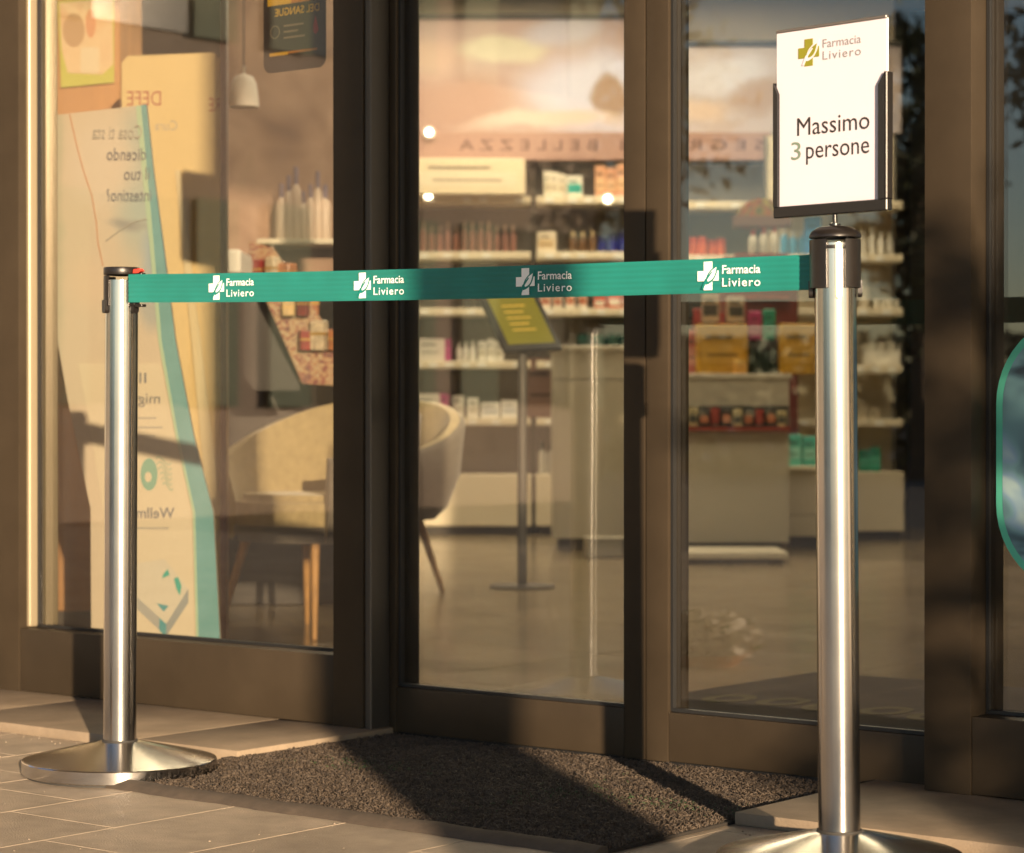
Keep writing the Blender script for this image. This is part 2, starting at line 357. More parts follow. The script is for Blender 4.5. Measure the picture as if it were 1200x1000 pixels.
def leaf(label, x0, a, b, x1, y=YD, zb=.108, z0=.012):
    w = tag(empty('sliding_door', ((x0 + x1) / 2, y, 0)), label, 'door'); cx = (x0 + x1) / 2
    f = lambda X: X - cx
    vbar(f(x0), f(a), 0, .07, z0, TOPZ).obj('stile', BRONZE, w); vbar(f(b), f(x1), 0, .07, z0, TOPZ).obj('stile', BRONZE, w)
    vbar(f(a) + .0005, f(b) - .0005, .001, .069, z0 + .002, zb).obj('rail', BRONZE, w)
    vbar(f(a) + .0005, f(b) - .0005, .001, .069, TOPZ - .06, TOPZ - .002).obj('rail', BRONZE, w)
    gk = B()
    gk.box(f(a) + .0003, f(a) + .0058, .008, .020, zb + .001, TOPZ - .062); gk.box(f(b) - .0058, f(b) - .0003, .008, .020, zb + .001, TOPZ - .062)
    gk.box(f(a) + .006, f(b) - .006, .008, .020, zb + .0005, zb + .007)
    gk.obj('gasket', GASKET, w)
    glass_pane(w, f(a) - .002, f(b) + .002, .021, zb - .01, TOPZ - .03)
    B().box(f(x0) + .004, f(x1) - .004, .012, .038, .0005, z0 + .004).obj('brush_strip', GASKET, w)
    return w, f
leaf('sliding glass door leaf between the left window and the other leaf', xD0, xD1, xD2, xD3 - .0012)
dr_, fdr_ = leaf('sliding glass door leaf partly behind the post with the paper sign', xD3 + .0012, xE1, xE2, -2.032)
# frame posts of the entrance
jm = tag(B().box(xJ + .0008, xD0 - .0015, .065 - .06, .16, 0, TOPZ + .06, bev=.002).obj('door_jamb', mat('jamb_dark', (.05, .045, .038), .45, .2), None, (0, YD - .06, 0)),
         'dark vertical jamb profile between the left window and the sliding door', 'jamb')
hd = tag(B().box(xJ + .001, xP0 - .001, 0, .14, TOPZ + .002, TOPZ + .062, bev=.002).obj('door_header', BRONZE, None, (0, YD - .05, 0)), 'bronze header beam above the two sliding door leaves', 'beam')
th = struct(B().box(-3.40, -2.00, 3.825, 3.905, -.02, .004, bev=.001).obj('threshold', mat('threshold_metal', (.25, .22, .18), .4, .7)))

# ------------------------------------------------------------------ stanchions
PL = Vector((-3.440, 3.101, 0)); PR = Vector((-1.868, 3.094, 0))
def face_ang(p): return math.atan2(-p.y, -p.x)          # towards the camera
def stanchion(label, p, kind):
    s = tag(empty('stanchion', p), label, 'stanchion', 'belt barrier posts')
    a0 = face_ang(p)
    base = B().lathe([(.16, .0), (.174, .0), (.174, .005)], 96).obj('foot_ring', RUBBER, s)
    ba = B().lathe([(.1795, .0290), (.1790, .0298), (.177, .0304), (.11, .0462), (.045, .0612), (.036, .0630), (.0335, .0630)], 160, cap=False).obj('base', STEELB, s, ang=22)
    B().lathe([(.172, .0045), (.1798, .0046), (.1815, .0062), (.1815, .0280), (.1806, .0291), (.1785, .0294)], 160, cap=False).obj('rim', STEELP, ba, ang=22)
    B().lathe([(.0335, .0620), (.0335, .0655), (.0312, .0658)], 64).obj('seal_ring', RUBBER, s)
    top = .9485 if kind == 'L' else .925
    B().lathe([(.0308, .052), (.0308, .935)], 72).obj('pole', STEEL, s)
    if kind == 'L':
        hr, th_, z0, z1 = .0322, .0016, .885, .943
        shells = [(-98, -45), (24, 98), (125, 160), (200, 235)]
        cap = [(.0285, .944), (.0335, .945), (.0340, .946), (.0340, .9575), (.0330, .9592), (.012, .9600), (.0, .9600)]
    else:
        hr, th_, z0, z1 = .0322, .0055, .868, .940
        shells = [(-105, -20), (24, 100), (122, 158), (192, 238)]
        cap = [(.030, .9425), (.0375, .9430), (.0382, .9440), (.0380, .9465), (.0350, .9525), (.026, .9585), (.012, .9612), (.0, .9615)]
    head = B().lathe(cap, 64, cap=False).obj('head_cap', BLACKP, s)
    for (u, v) in shells:
        b = B(); n = 14; ua, va = a0 + R(u), a0 + R(v)
        b.lathe([(hr, z0), (hr + th_, z0 + .001), (hr + th_, z1), (hr, z1), (hr, z0)], n, a0=ua, a1=va)
        t = b.bm; t.verts.ensure_lookup_table()
        bd = [e for e in t.edges if e.is_boundary]
        bmesh.ops.holes_fill(t, edges=bd, sides=0); bmesh.ops.remove_doubles(t, verts=t.verts[:], dist=1e-6); bmesh.ops.recalc_face_normals(t, faces=t.faces[:])
        sh = b.obj('belt_channel', BLACKP, head)
        # rounded clip end under each channel
        am = (ua + va) / 2 if kind == 'L' else (ua + .12 if u < -50 else va - .12)
        if kind == 'L' and u == 24: am = a0 + R(48)
        if kind == 'L' and u == -98: am = a0 + R(-66)
        mtx = Matrix.Rotation(am - math.pi / 2 + math.pi, 4, 'Z')
        w = .0075 if kind == 'L' else .006
        rr = hr + th_ * .6
        q = B(); q.prism(rounded(-w, w, z0 - .013, z0 + .012, .0062, 4, (1, 0, 0, 1)), -rr - .0035, -rr + .003, mtx)
        q.obj('clip', BLACKP, head)
    if kind == 'R':
        am = a0 + R(8.5); mtx = Matrix.Rotation(am + math.pi / 2, 4, 'Z')
        q = B(); q.prism(rounded(-.0048, .0048, .852, .934, .0046, 5, (1, 1, 1, 1)), -.0372, -.030, mtx)
        tg = q.obj('tongue', mat('bronze_tongue', (.20, .14, .08), .35, .5), head)
        q = B(); q.lathe([(.0, 0), (.0022, .0), (.0022, .0015), (.0, .0015)], 14, mtx @ Matrix.Translation((0, -.0365, .8585)) @ Matrix.Rotation(R(90), 4, 'X'))
        q.obj('screw', BLACKG, tg)
        q = B(); q.lathe([(.0309, .926), (.0345, .927), (.0345, .931), (.0309, .931)], 40).obj('collar_ring', BLACKP, head)
    s.scale.z = .992
    return s
sL = stanchion('brushed steel belt post with a plain black cap and no sign on it', PL, 'L')
sR = stanchion('brushed steel belt post carrying the paper sign on its head', PR, 'R')
sR.rotation_euler = (RY * .0075 / .93, -RX * .0075 / .93, 0); sL.rotation_euler = (-RY * .0045 / .93, RX * .0045 / .93, 0)     # both posts lean a touch
# belt receiver on the left post
rc = B(); rc.box(.030, .043, -.007, .007, .888, .946, bev=.001); rc.box(.043, .062, -.006, .006, .8835, .8885, bev=.001); rc.box(.040, .060, -.006, .006, .9435, .9475, bev=.001)
rcv = rc.obj('belt_receiver', BLACKP, sL)
B().prism([(.036, .9475), (.050, .9475), (.058, .951), (.052, .9555), (.038, .9545)], -.005, .005).obj('release_button', RED, rcv)

# ------------------------------------------------------------------ belt
def belt_mat():
    m = bpy.data.materials.new('belt_webbing'); m.use_nodes = True; N = m.node_tree.nodes; L = m.node_tree.links; b = N['Principled BSDF']
    b.inputs['Roughness'].default_value = .55; b.inputs['Sheen Weight'].default_value = .15
    tc = N.new('ShaderNodeTexCoord'); mp = N.new('ShaderNodeMapping'); mp.inputs['Scale'].default_value = (1, 1, 1); L.new(tc.outputs['Object'], mp.inputs[0])
    w = N.new('ShaderNodeTexWave'); w.bands_direction = 'X'; w.inputs['Scale'].default_value = 190; w.inputs['Distortion'].default_value = .6; w.inputs['Detail'].default_value = 2
    L.new(mp.outputs[0], w.inputs['Vector'])
    n = N.new('ShaderNodeTexNoise'); n.inputs['Scale'].default_value = 9; L.new(mp.outputs[0], n.inputs['Vector'])
    rp = N.new('ShaderNodeValToRGB'); rp.color_ramp.elements[0].color = (.0, .145, .122, 1); rp.color_ramp.elements[1].color = (.001, .19, .162, 1)
    rp.color_ramp.elements[0].position = .3; rp.color_ramp.elements[1].position = .7
    L.new(n.outputs[0], rp.inputs[0]); L.new(rp.outputs[0], b.inputs['Base Color'])
    bp = N.new('ShaderNodeBump'); bp.inputs['Strength'].default_value = .12; bp.inputs['Distance'].default_value = .0006; L.new(w.outputs[0], bp.inputs['Height']); L.new(bp.outputs[0], b.inputs['Normal'])
    return m
BELT = belt_mat()
bx0, bz0 = PL.x + .038, .9110; bx1, bz1 = PR.x - .036, .8870
by = 3.0900
def beltpt(x):
    u = (x - bx0) / (bx1 - bx0)
    return bz0 + (bz1 - bz0) * u - .010 * 4 * u * (1 - u) * .5, by + .0015 * math.sin(u * 9) 
belt = tag(empty('barrier_belt', ((bx0 + bx1) / 2, by, 0)), 'teal printed retractable belt stretched between the two steel posts', 'belt')
hw = .0262
bm = bmesh.new(); nL, nh = 120, 25; fr = []; bk = []
for i in range(nL + 1):
    x = bx0 + (bx1 - bx0) * i / nL; z, y = beltpt(x); a = []; c = []
    for j in range(nh + 1):
        t = -1 + 2 * j / nh; rib = .00045 * math.cos(t * math.pi * 6)
        lean = .0016 * t * math.sin(i / nL * 6.0)
        a.append(bm.verts.new((x - belt.location.x, y - by - .0006 + rib + lean, z + t * hw))); c.append(bm.verts.new((x - belt.location.x, y - by + .0008 + lean, z + t * hw)))
    fr.append(a); bk.append(c)
for i in range(nL):
    for j in range(nh):
        bm.faces.new((fr[i][j], fr[i + 1][j], fr[i + 1][j + 1], fr[i][j + 1])); bm.faces.new((bk[i][j + 1], bk[i + 1][j + 1], bk[i + 1][j], bk[i][j]))
    for j in (0, nh):
        q = (fr[i][j], bk[i][j], bk[i + 1][j], fr[i + 1][j]); bm.faces.new(q if j == 0 else q[::-1])
bm.faces.new([fr[0][j] for j in range(nh + 1)] + [bk[0][j] for j in range(nh, -1, -1)]); bm.faces.new([fr[nL][j] for j in range(nh, -1, -1)] + [bk[nL][j] for j in range(nh + 1)])
me = bpy.data.meshes.new('webbing'); bm.to_mesh(me); bm.free(); me.materials.append(BELT); me.polygons.foreach_set('use_smooth', [True] * len(me.polygons)); me.set_sharp_from_angle(angle=R(40))
link('webbing', me, belt)
def cross_emblem(parent, x, z, w, h, y, m, cut, name='emblem'):
    a, b_ = w / 2, h / 2; t = w * .20
    poly = [(-t, -b_), (t, -b_), (t, -t), (a, -t), (a, t), (t, t), (t, b_), (-t, b_), (-t, t), (-a, t), (-a, -t), (-t, -t)]
    e = B().prism(poly, -.0004, .0002).obj(name, m, parent, (x, y, z), smooth=False)
    def leafpoly(s, dx, dz):
        pts = []; L0 = Vector((-.06 * w, -.26 * h)); L1 = Vector((.47 * w, .36 * h)); d = L1 - L0; n = Vector((-d.y, d.x)).normalized()
        mid = (L0 + L1) / 2; L0 = mid + (L0 - mid) * s; L1 = mid + (L1 - mid) * s; wd = .155 * w * s
        for k in range(13): u = k / 12; pts.append((L0 + (L1 - L0) * u) - n * wd * math.sin(math.pi * u ** .8))
        for k in range(11, 0, -1): u = k / 12; pts.append((L0 + (L1 - L0) * u) + n * wd * math.sin(math.pi * u ** .8))
        return [(p.x + dx, p.y + dz) for p in pts]
    B().prism(leafpoly(1.18, 0, 0), -.0008, -.0003).obj('leaf_outline', cut, e, smooth=False)
    B().prism(leafpoly(.80, .0, .0), -.0012, -.0006).obj('leaf', m, e, smooth=False)
    st = [(-.30 * w, -.46 * h), (-.20 * w, -.46 * h), (-.06 * w, -.18 * h), (.22 * w, .12 * h), (.18 * w, .15 * h), (-.14 * w, -.14 * h)]
    B().prism(st, -.0016, -.0010).obj('leaf_stalk', cut, e, smooth=False)
    return e
BELTFLAT = mat('belt_print_ground', (.0, .18, .155), .6)
for px in (254, 426, 617, 830):
    x = XF(px, by); z, y = beltpt(x)
    lx = x - belt.location.x; yy = y - by - .0022
    cross_emblem(belt, lx, z, .0385, .0435, yy, WHITEP, BELTFLAT)
    tx = lx + .0260
    slope = math.atan((bz1 - bz0) / (bx1 - bx0))
    link('lettering', text_mesh('Farmacia', WHITEP, w=.0690, h=.0135, bold=.012), belt, (tx, yy, z + .0030 + slope * .03), (0, -slope, 0))
    link('lettering', text_mesh('Liviero', WHITEP, w=.0690, h=.0135, bold=.006, space=1.15), belt, (tx, yy, z - .0165 + slope * .03), (0, -slope, 0))

# ------------------------------------------------------------------ sign on the right post
sg = tag(empty('sign_holder', (PR.x - RX * .0077, PR.y - RY * .0077, .9532), R(-7)), 'white portrait sign limiting to three persons in a black frame above the belt post', 'sign')
sg.scale = (.981, .981, .981); zo = -.9612; W2 = .108; cxs = -.0065
B().lathe([(.0085, -.001), (.0085, .004), (.0035, .0055), (.0035, .034)], 20).obj('stem', BLACKG, sg)
# frame: bottom bar and two side bars with slanted tops
fm = B().box(cxs - W2, cxs + W2, -.007, .007,   .979 + zo, .996 + zo, bev=.0012).obj('frame', BLACKG, sg)
B().prism([(cxs - W2, .9961 + zo), (cxs - W2 + .0085, .9961 + zo), (cxs - W2 + .0085, 1.168 + zo), (cxs - W2, 1.186 + zo)], -.007, .007).obj('side_bar', BLACKG, fm)
B().prism([(cxs + W2 - .016, .9961 + zo), (cxs + W2 - .004, .9961 + zo), (cxs + W2 - .004, 1.183 + zo), (cxs + W2 - .016, 1.165 + zo)], -.0075, .003).obj('side_bar', BLACKG, fm)
B().box(cxs + W2 - .0038, cxs + W2, -.007, .009, .9961 + zo, 1.183 + zo, bev=.0012).obj('side_bar', BLACKP, fm)
sheet = B().box(cxs - W2 + .003, cxs + W2 - .005, -.0012, .0000, .994 + zo, 1.2615 + zo).obj('sheet', PAPER, sg)
ac = B().box(cxs - W2 + .002, cxs + W2 - .0045, .0012, .0036, .990 + zo, 1.2635 + zo, bev=.0006)
ac.obj('backing_plate', mat('clear_plate', (.55, .56, .55), .2, spec=.6), sg)
B().box(cxs - W2 + .002, cxs + W2 - .0045, -.0028, .0038, 1.262 + zo, 1.2665 + zo, bev=.0008).obj('clip_edge', mat('clip_grey', (.10, .09, .085), .25), sg)
GREYT = mat('grey_print', (.20, .20, .21), .6); GREEN3 = mat('sage_print', (.16, .22, .17), .6); OLIVE = mat('olive_print', (.21, .21, .015), .6)
def sg_text(t, m, x, z, w, h, **k): link('lettering', text_mesh(t, m, w=w, h=h, ext=0, **k), sheet, (x, -.0019, z + zo))
sg_text('Farmacia', GREYT, -.0220, 1.2305, .072, .0135)
sg_text('Liviero', GREYT, -.0220, 1.2125, .072, .0135, space=1.15)
cross_emblem(sheet, -.0490, 1.2265 + zo, .040, .041, -.0016, OLIVE, PAPER)
sg_text('Massimo', INK, -.0710, 1.1020, .137, .0285)
sg_text('3', GREEN3, -.0825, 1.0660, .0185, .0285)
sg_text('persone', INK, -.0535, 1.0660, .1190, .0285)

# ------------------------------------------------------------------ coil door mat
mx0, mx1, my0, my1 = -3.372, -2.226, 2.985, 3.798
mt = tag(empty('door_mat', ((mx0 + mx1) / 2, (my0 + my1) / 2, 0)), 'brown coil door mat lying in front of the sliding doors', 'mat')
mcx, mcy = mt.location.x, mt.location.y
B().box(mx0 - mcx, mx1 - mcx, my0 + .02 - mcy, my1 - mcy, .0008, .006).obj('backing', mat('mat_backing', (.022, .018, .014), .9), mt)
ed = mat('mat_edge', (.075, .058, .043), .8, var=.2, vs=40, bump=.3, bs=300)
e = B(); L2 = (mx1 - mx0) / 2
bmv = [(-.022, .0006), (.022, .0006), (.020, .0125), (.004, .0145), (-.012, .008)]
t = bmesh.new()
n = 60; rings = []
for i in range(n + 1):
    x = mx0 + .045 - mcx + (mx1 - mx0 - .045) * i / n; wv = .003 * math.sin(i * .5) + .0015 * math.sin(i * 1.7)
    rings.append([t.verts.new((x, my0 - mcy + a + wv, b + max(0, .0012 * math.sin(i * .8)) * (b > .005))) for a, b in bmv])
for a, b in zip(rings, rings[1:]):
    for k in range(5): t.faces.new((a[k], b[k], b[(k + 1) % 5], a[(k + 1) % 5]))
t.faces.new(rings[0]); t.faces.new(rings[-1][::-1]); bmesh.ops.recalc_face_normals(t, faces=t.faces[:]); e._merge(t)
e.obj('edging', ed, mt, smooth=True, ang=50)
B().box(-.024, .0, -.19, .19, .0005, .011, bev=.003).obj('edging', ed, mt, (mx0 - mcx + .002, .12, 0))
def coils(n):
    cx = rng.uniform(mx0 + .004, mx1 - .004, n) + rng.normal(0, .002, n); cyy = rng.uniform(my0 + .018, my1 - .004, n)
    kp = (cx - PL.x) ** 2 + (cyy - PL.y) ** 2 > .1865 ** 2; cx, cyy = cx[kp], cyy[kp]; n = len(cx)
    un = .5 + .5 * np.sin(cx * 21 + 3 * np.sin(cyy * 17)) * np.sin(cyy * 25 + 2 * np.sin(cx * 13))
    rr = rng.uniform(.0020, .0042, n); az = rng.uniform(0, 2 * np.pi, n); tilt = rng.uniform(-.9, .9, n)
    zc = rng.uniform(.004, .0095, n) + un * .0025; tr = rng.uniform(.00065, .0011, n); st = rng.uniform(0, 2 * np.pi, n); sp = rng.uniform(2.4, 4.6, n)
    S, K = 4, 3
    V_ = np.empty((n, S, K, 3)); ca, sa, ct, s_t = np.cos(az), np.sin(az), np.cos(tilt), np.sin(tilt)
    ux = np.stack([ca, sa, np.zeros(n)], 1); vz = np.stack([-sa * s_t, ca * s_t, ct], 1); nn = np.cross(ux, vz)
    c = np.stack([cx - mcx, cyy - mcy, zc], 1)
    for i in range(S):
        a = st + sp * i / (S - 1); rad = ux * np.cos(a)[:, None] + vz * np.sin(a)[:, None]
        p = c + rad * rr[:, None] + nn * ((i - 1.5) * .0009)
        for k in range(K):
            b = 2 * np.pi * k / K; V_[:, i, k] = p + (rad * math.cos(b) + nn * math.sin(b)) * tr[:, None]
    V_[..., 2] = np.maximum(V_[..., 2], .0022)
    idx = np.arange(n * S * K).reshape(n, S, K); q = []
    for i in range(S - 1):
        for k in range(K): j = (k + 1) % K; q.append(np.stack([idx[:, i, k], idx[:, i, j], idx[:, i + 1, j], idx[:, i + 1, k]], 1))
    q = np.stack(q, 1).reshape(-1, 4)
    me = bpy.data.meshes.new('coil_pile'); nv, nf = n * S * K, len(q)
    me.vertices.add(nv); me.vertices.foreach_set('co', V_.reshape(-1)); me.loops.add(nf * 4); me.loops.foreach_set('vertex_index', q.reshape(-1).astype(np.int32))
    me.polygons.add(nf); me.polygons.foreach_set('loop_start', np.arange(0, nf * 4, 4, dtype=np.int32)); me.polygons.foreach_set('loop_total', np.full(nf, 4, dtype=np.int32))
    # a few worn green strands
    g1 = np.exp(-(((cx + 3.10) / .10) ** 2 + ((cyy - 3.42) / .05) ** 2)) + .8 * np.exp(-(((cx + 2.36) / .22) ** 2 + ((cyy - 3.40) / .05) ** 2)) + .5 * np.exp(-(((cx + 2.62) / .05) ** 2 + ((cyy - 3.33) / .2) ** 2))
    mi = (rng.uniform(0, 1, n) < g1 * .22).astype(np.int32); mi[(mi == 0) & (rng.uniform(0, 1, n) < .35)] = 2
    me.polygons.foreach_set('material_index', np.repeat(mi, (S - 1) * K).astype(np.int32)); me.update(calc_edges=True); me.validate()
    me.materials.append(mat('coil_brown', (.085, .063, .044), .65, var=.35, vs=25)); me.materials.append(mat('coil_green', (.035, .07, .025), .6)); me.materials.append(mat('coil_dark', (.045, .034, .026), .65, var=.3, vs=25))
    me.polygons.foreach_set('use_smooth', [True] * nf); return me
pile = link('coil_pile', coils(84000), mt); pile['kind'] = 'stuff'

# ------------------------------------------------------------------ stickers on the glass
stk = tag(empty('window_sticker', (0, 0, 0)), 'black rounded sticker with gold lettering high on the left window glass', 'sticker')
sx0, sx1 = XF(308, 3.808), XF(381, 3.808); stk.location = ((sx0 + sx1) / 2, 3.8115, 1.42); sw = (sx1 - sx0) / 2
STB = mat('sticker_brown', (.040, .028, .024), .45, var=.1, vs=4)
body = B().prism(rounded(-sw, sw, 0, .27, .022), -.0006, .0006).obj('film', STB, stk, smooth=False)
GOLD = mat('gold_print', (.62, .36, .03), .5); ORNG = mat('orange_print', (.45, .17, .03), .5); FAINT = mat('taupe_print', (.20, .14, .10), .6)
def sttext(t, m, x, z, w, h, p=body): link('lettering', text_mesh(t, m, w=w, h=h, mirror=True, ext=0, bold=.01), p, (x, -.0013, z))
sttext('DEL SANGUE', GOLD, sw * .80, .122, sw * 1.42, .017)
B().box(-sw * .86, -sw * .10, -.0014, -.0008, .146, .166).obj('print_bar', GOLD, body); B().box(-sw * .098, sw * .5, -.0014, -.0008, .146, .166).obj('print_bar', ORNG, body)
t = B(); t.lathe([(.0125, 0), (.0145, 0), (.0145, .0005), (.0125, .0005)], 28, Matrix.Translation((-sw * .62, -.0012, .088)) @ Matrix.Rotation(R(90), 4, 'X'), cap=False); t.obj('ring_mark', FAINT, body)
for k in range(3): B().box(-sw * .34, sw * (.30, .12, .34)[k], -.0013, -.0008, .097 - k * .013, .101 - k * .013).obj('print_line', FAINT, body)
B().prism([(sw * .60, .080), (sw * .68, .072), (sw * .77, .080), (sw * .74, .094), (sw * .68, .112), (sw * .62, .094)], -.0014, -.0008).obj('drop_mark', mat('crimson_print', (.35, .02, .03), .5), body)
B().box(-sw * .80, -sw * .2, -.0014, -.0008, .036, .043).obj('print_line', GOLD, body); B().box(-sw * .198, sw * .72, -.0014, -.0008, .038, .043).obj('print_line', ORNG, body)

ms = tag(empty('window_sticker'), 'large mint bordered rounded sticker with a bluish picture on the right window glass', 'sticker')
mx_ = XF(1167.5, 3.798); ms.location = (mx_, 3.7985, .372)
MINT = mat('mint_print', (.10, .52, .37), .5); PICB = picture_mat('blue_cloth_picture', [(.03, .05, .07), (.08, .16, .20), (.16, .32, .36), (.22, .36, .50), (.40, .56, .58)], 5, .45, 2.2, 1.3, (1, 1, 1.3))
B().prism(rounded(0, .74, 0, .472, .15, 12), -.0006, .0006).obj('border', MINT, ms, smooth=False)
B().prism(rounded(.0125, .728, .0125, .4595, .138, 12), -.0012, -.0004).obj('picture', PICB, ms, smooth=False)

# ------------------------------------------------------------------ inside: window display
product_later = []
def vthing(name, px, d, label, cat, z=0.0, group=None, rz=0.0): return tag(empty(name, V(px, d, z), YAW + rz), label, cat, group)
def ppoly(pts, px0, d, z0=0.0): return [(LX(x, d) - LX(px0, d), ZP(y, d) - z0) for x, y in pts]

# leaning cardboard totem
D = 6.25; tt = vthing('display_totem', 160, D, 'tall cardboard display totem with teal edge and mirrored dark lettering in the left window', 'display')
TX = lambda p: LX(p, D) - LX(160, D)
HEADP = blob_mat('totem_photo', (.62, .53, .40), [(TX(165), ZP(210, D), .07, .22, (.40, .48, .44), .7), (TX(120), ZP(190, D), .10, .12, (.66, .58, .47), .6), (TX(185), ZP(300, D), .05, .10, (.34, .44, .50), .5), (TX(150), ZP(262, D), .05, .016, (.30, .30, .28), .9), (TX(62), ZP(260, D), .03, .5, (.48, .47, .34), .7), (TX(105), ZP(330, D), .06, .08, (.66, .54, .40), .6), (TX(178), ZP(355, D), .04, .08, (.40, .42, .40), .6)], nscale=6, namt=.05)
CARD = mat('cream_card', (.68, .60, .44), .6, var=.03, vs=3); TEAL = mat('teal_card', (.10, .36, .36), .55, var=.2, vs=4, col2=(.18, .42, .46)); PALEG = mat('pale_green_card', (.42, .60, .42), .55)
right = [(172, 123), (180, 200), (193, 300), (206, 400), (227, 510), (250, 600), (258, 752), (260, 790)]
left = [(50, 137), (56, 250), (64, 380), (80, 472), (106, 596), (107, 790)]
B().prism(ppoly(right + left[::-1], 160, D), 0, .02).obj('back_panel', HEADP, tt, smooth=False)
band_in = [(166, 124), (173, 200), (181, 290), (190, 400), (209, 510), (229, 600), (233, 752), (234, 790)]
bd = B().prism(ppoly(right + band_in[::-1], 160, D), -.006, -.001).obj('edge_band', TEAL, tt, smooth=False)
gl_in = [(160, 125), (167, 200), (176, 290), (186, 400), (206, 510), (226, 600), (230, 752), (231, 790)]
B().prism(ppoly(band_in + gl_in[::-1], 160, D), -.005, -.0012).obj('edge_line', PALEG, tt, smooth=False)
card = B().prism(ppoly([(92, 426), (189, 426), (205, 508), (225, 600), (229, 790), (122, 790), (121, 600), (104, 490)], 160, D), -.004, -.0005).obj('front_card', CARD, tt, smooth=False)
DK = mat('slate_print', (.16, .17, .20), .6); DK2 = mat('faded_print', (.40, .38, .33), .6); GRN = mat('sage_green_print', (.20, .42, .33), .6)
def vtext(t, m, pr, py, wpx, hpx, p, d=D, px0=160, y=-.0075, mirror=True, **k):
    link('lettering', text_mesh(t, m, w=wpx / F * d, h=hpx / F * d, mirror=mirror, ext=0, **k), p, (LX(pr, d) - LX(px0, d), y, ZP(py, d)))
vtext('Cosa ti sta', DK2, 167, 163, 58, 17, tt); vtext('dicendo', DK, 172, 188, 46, 15, tt); vtext('il tuo', DK, 176, 211, 30, 15, tt); vtext('intestino?', DK, 178, 236, 52, 15, tt)
vtext('Il', DK, 172, 449, 8, 13, card); vtext('miglior', DK, 188, 473, 52, 13, card); vtext('Wellmic', DK, 205, 607, 56, 13, card, bold=.012)
for k, (a, b, y) in enumerate(((150, 184, 489), (140, 191, 500), (146, 182, 510), (142, 198, 618))):
    B().box(LX(a, D) - LX(160, D), LX(b, D) - LX(160, D), -.0052, -.0045, ZP(y + 2, D), ZP(y, D)).obj('print_line', DK2, card)
B().prism(ppoly(ellipse(175, 556, 10, 19), 160, D), -.0055, -.0045).obj('oval_mark', GRN, card, smooth=False)
B().prism(ppoly(ellipse(174, 559, 4, 6), 160, D), -.0062, -.0056).obj('oval_centre', CARD, card, smooth=False)
cur = B()
for k in range(6):
    y = 540 + k * 6; cur.tube([(LX(192 + 9 * math.cos(a) * (1 - .08 * k) + k, D) - LX(160, D), -.0055, ZP(y + 5 * math.sin(a * 2), D)) for a in np.linspace(.2, 3.0, 9)], .0011, 5)
cur.obj('squiggle_mark', GRN, card)
# printed product carton
B().prism(ppoly([(161, 660), (193, 655), (221, 690), (195, 731), (161, 700)], 160, D), -.0054, -.0046).obj('carton_print', mat('carton_face', (.62, .58, .47), .5), card, smooth=False)
B().prism(ppoly([(161, 700), (195, 731), (195, 746), (161, 714)], 160, D), -.0058, -.0050).obj('carton_side', mat('carton_grey', (.36, .37, .35), .5), card, smooth=False)
B().prism(ppoly([(195, 731), (221, 690), (221, 706), (195, 746)], 160, D), -.0058, -.0050).obj('carton_side', mat('carton_slate', (.28, .31, .31), .5), card, smooth=False)
B().prism(ppoly([(187, 724), (195, 731), (195, 746), (187, 739)], 160, D), -.0064, -.0059).obj('carton_corner', mat('deep_teal', (.05, .30, .34), .5), card, smooth=False)
B().prism(ppoly([(204, 678), (209, 676), (213, 687), (211, 698), (207, 690)], 160, D), -.0064, -.0056).obj('carton_mark', mat('bright_teal', (.02, .38, .30), .5), card, smooth=False)
B().prism(ppoly([(192, 672), (197, 667), (199, 674), (190, 678)], 160, D), -.0064, -.0056).obj('carton_mark', mat('bright_teal', (0, 0, 0)), card, smooth=False)
B().prism(ppoly([(184, 707), (198, 710), (192, 717)], 160, D), -.0064, -.0056).obj('carton_mark', mat('deep_teal', (0, 0, 0)), card, smooth=False)
def pline(pts, r, m, p, d=D, px0=160, y=-.0015):
    B().tube([(LX(x, d) - LX(px0, d), y, ZP(v, d)) for x, v in pts], r, 5).obj('drawn_line', m, p)
pline([(82, 134), (90, 170), (98, 200), (108, 230), (113, 260), (115, 285), (121, 312)], .0016, mat('orange_line', (.62, .30, .14), .6), tt)
pline([(124, 283), (140, 271), (158, 260), (172, 257), (183, 256)], .0018, DK2, tt)
B().box(LX(100, D) - LX(160, D), LX(268, D) - LX(160, D), -.10, .16, 0, .022, bev=.003).obj('foot', PALEG, tt)

# cream banner behind it
D2 = 7.15; bn2 = vthing('banner_panel', 215, D2, 'cream yellow upright banner with red mirrored capitals behind the totem', 'banner')
YEL = mat('cream_banner', (.72, .56, .27), .6, var=.05, vs=2)
B().prism(ppoly([(143, 74), (150, 66), (250, 62), (264, 74), (264, 790), (143, 790)], 215, D2), 0, .03).obj('panel', YEL, bn2, smooth=False)
vtext('DEFE', mat('brick_print', (.42, .12, .08), .6), 189, 124, 40, 18, bn2, D2, 215, -.001); vtext('RE', mat('brick_print', (0, 0, 0)), 259, 131, 14, 17, bn2, D2, 215, -.001)
vtext('Cura', DK2, 208, 153, 26, 12, bn2, D2, 215, -.001)
B().prism(ppoly([(206, 200), (212, 200), (262, 620), (262, 790), (254, 790), (246, 620)], 215, D2), -.012, -.002).obj('edge_strip', mat('pale_strip', (.70, .60, .36), .5), bn2, smooth=False)
mp_ = vthing('timber_upright', 263, 7.05, 'narrow dark red upright beside the cream banner', 'post')
B().box(-.009, .009, -.03, .03, 0, 2.2, bev=.002).obj('shaft', mat('dark_red_paint', (.13, .035, .02), .4), mp_)
B().box(-.06, .06, -.09, .09, 0, .012, bev=.002).obj('foot', mat('dark_red_paint', (0, 0, 0)), mp_)
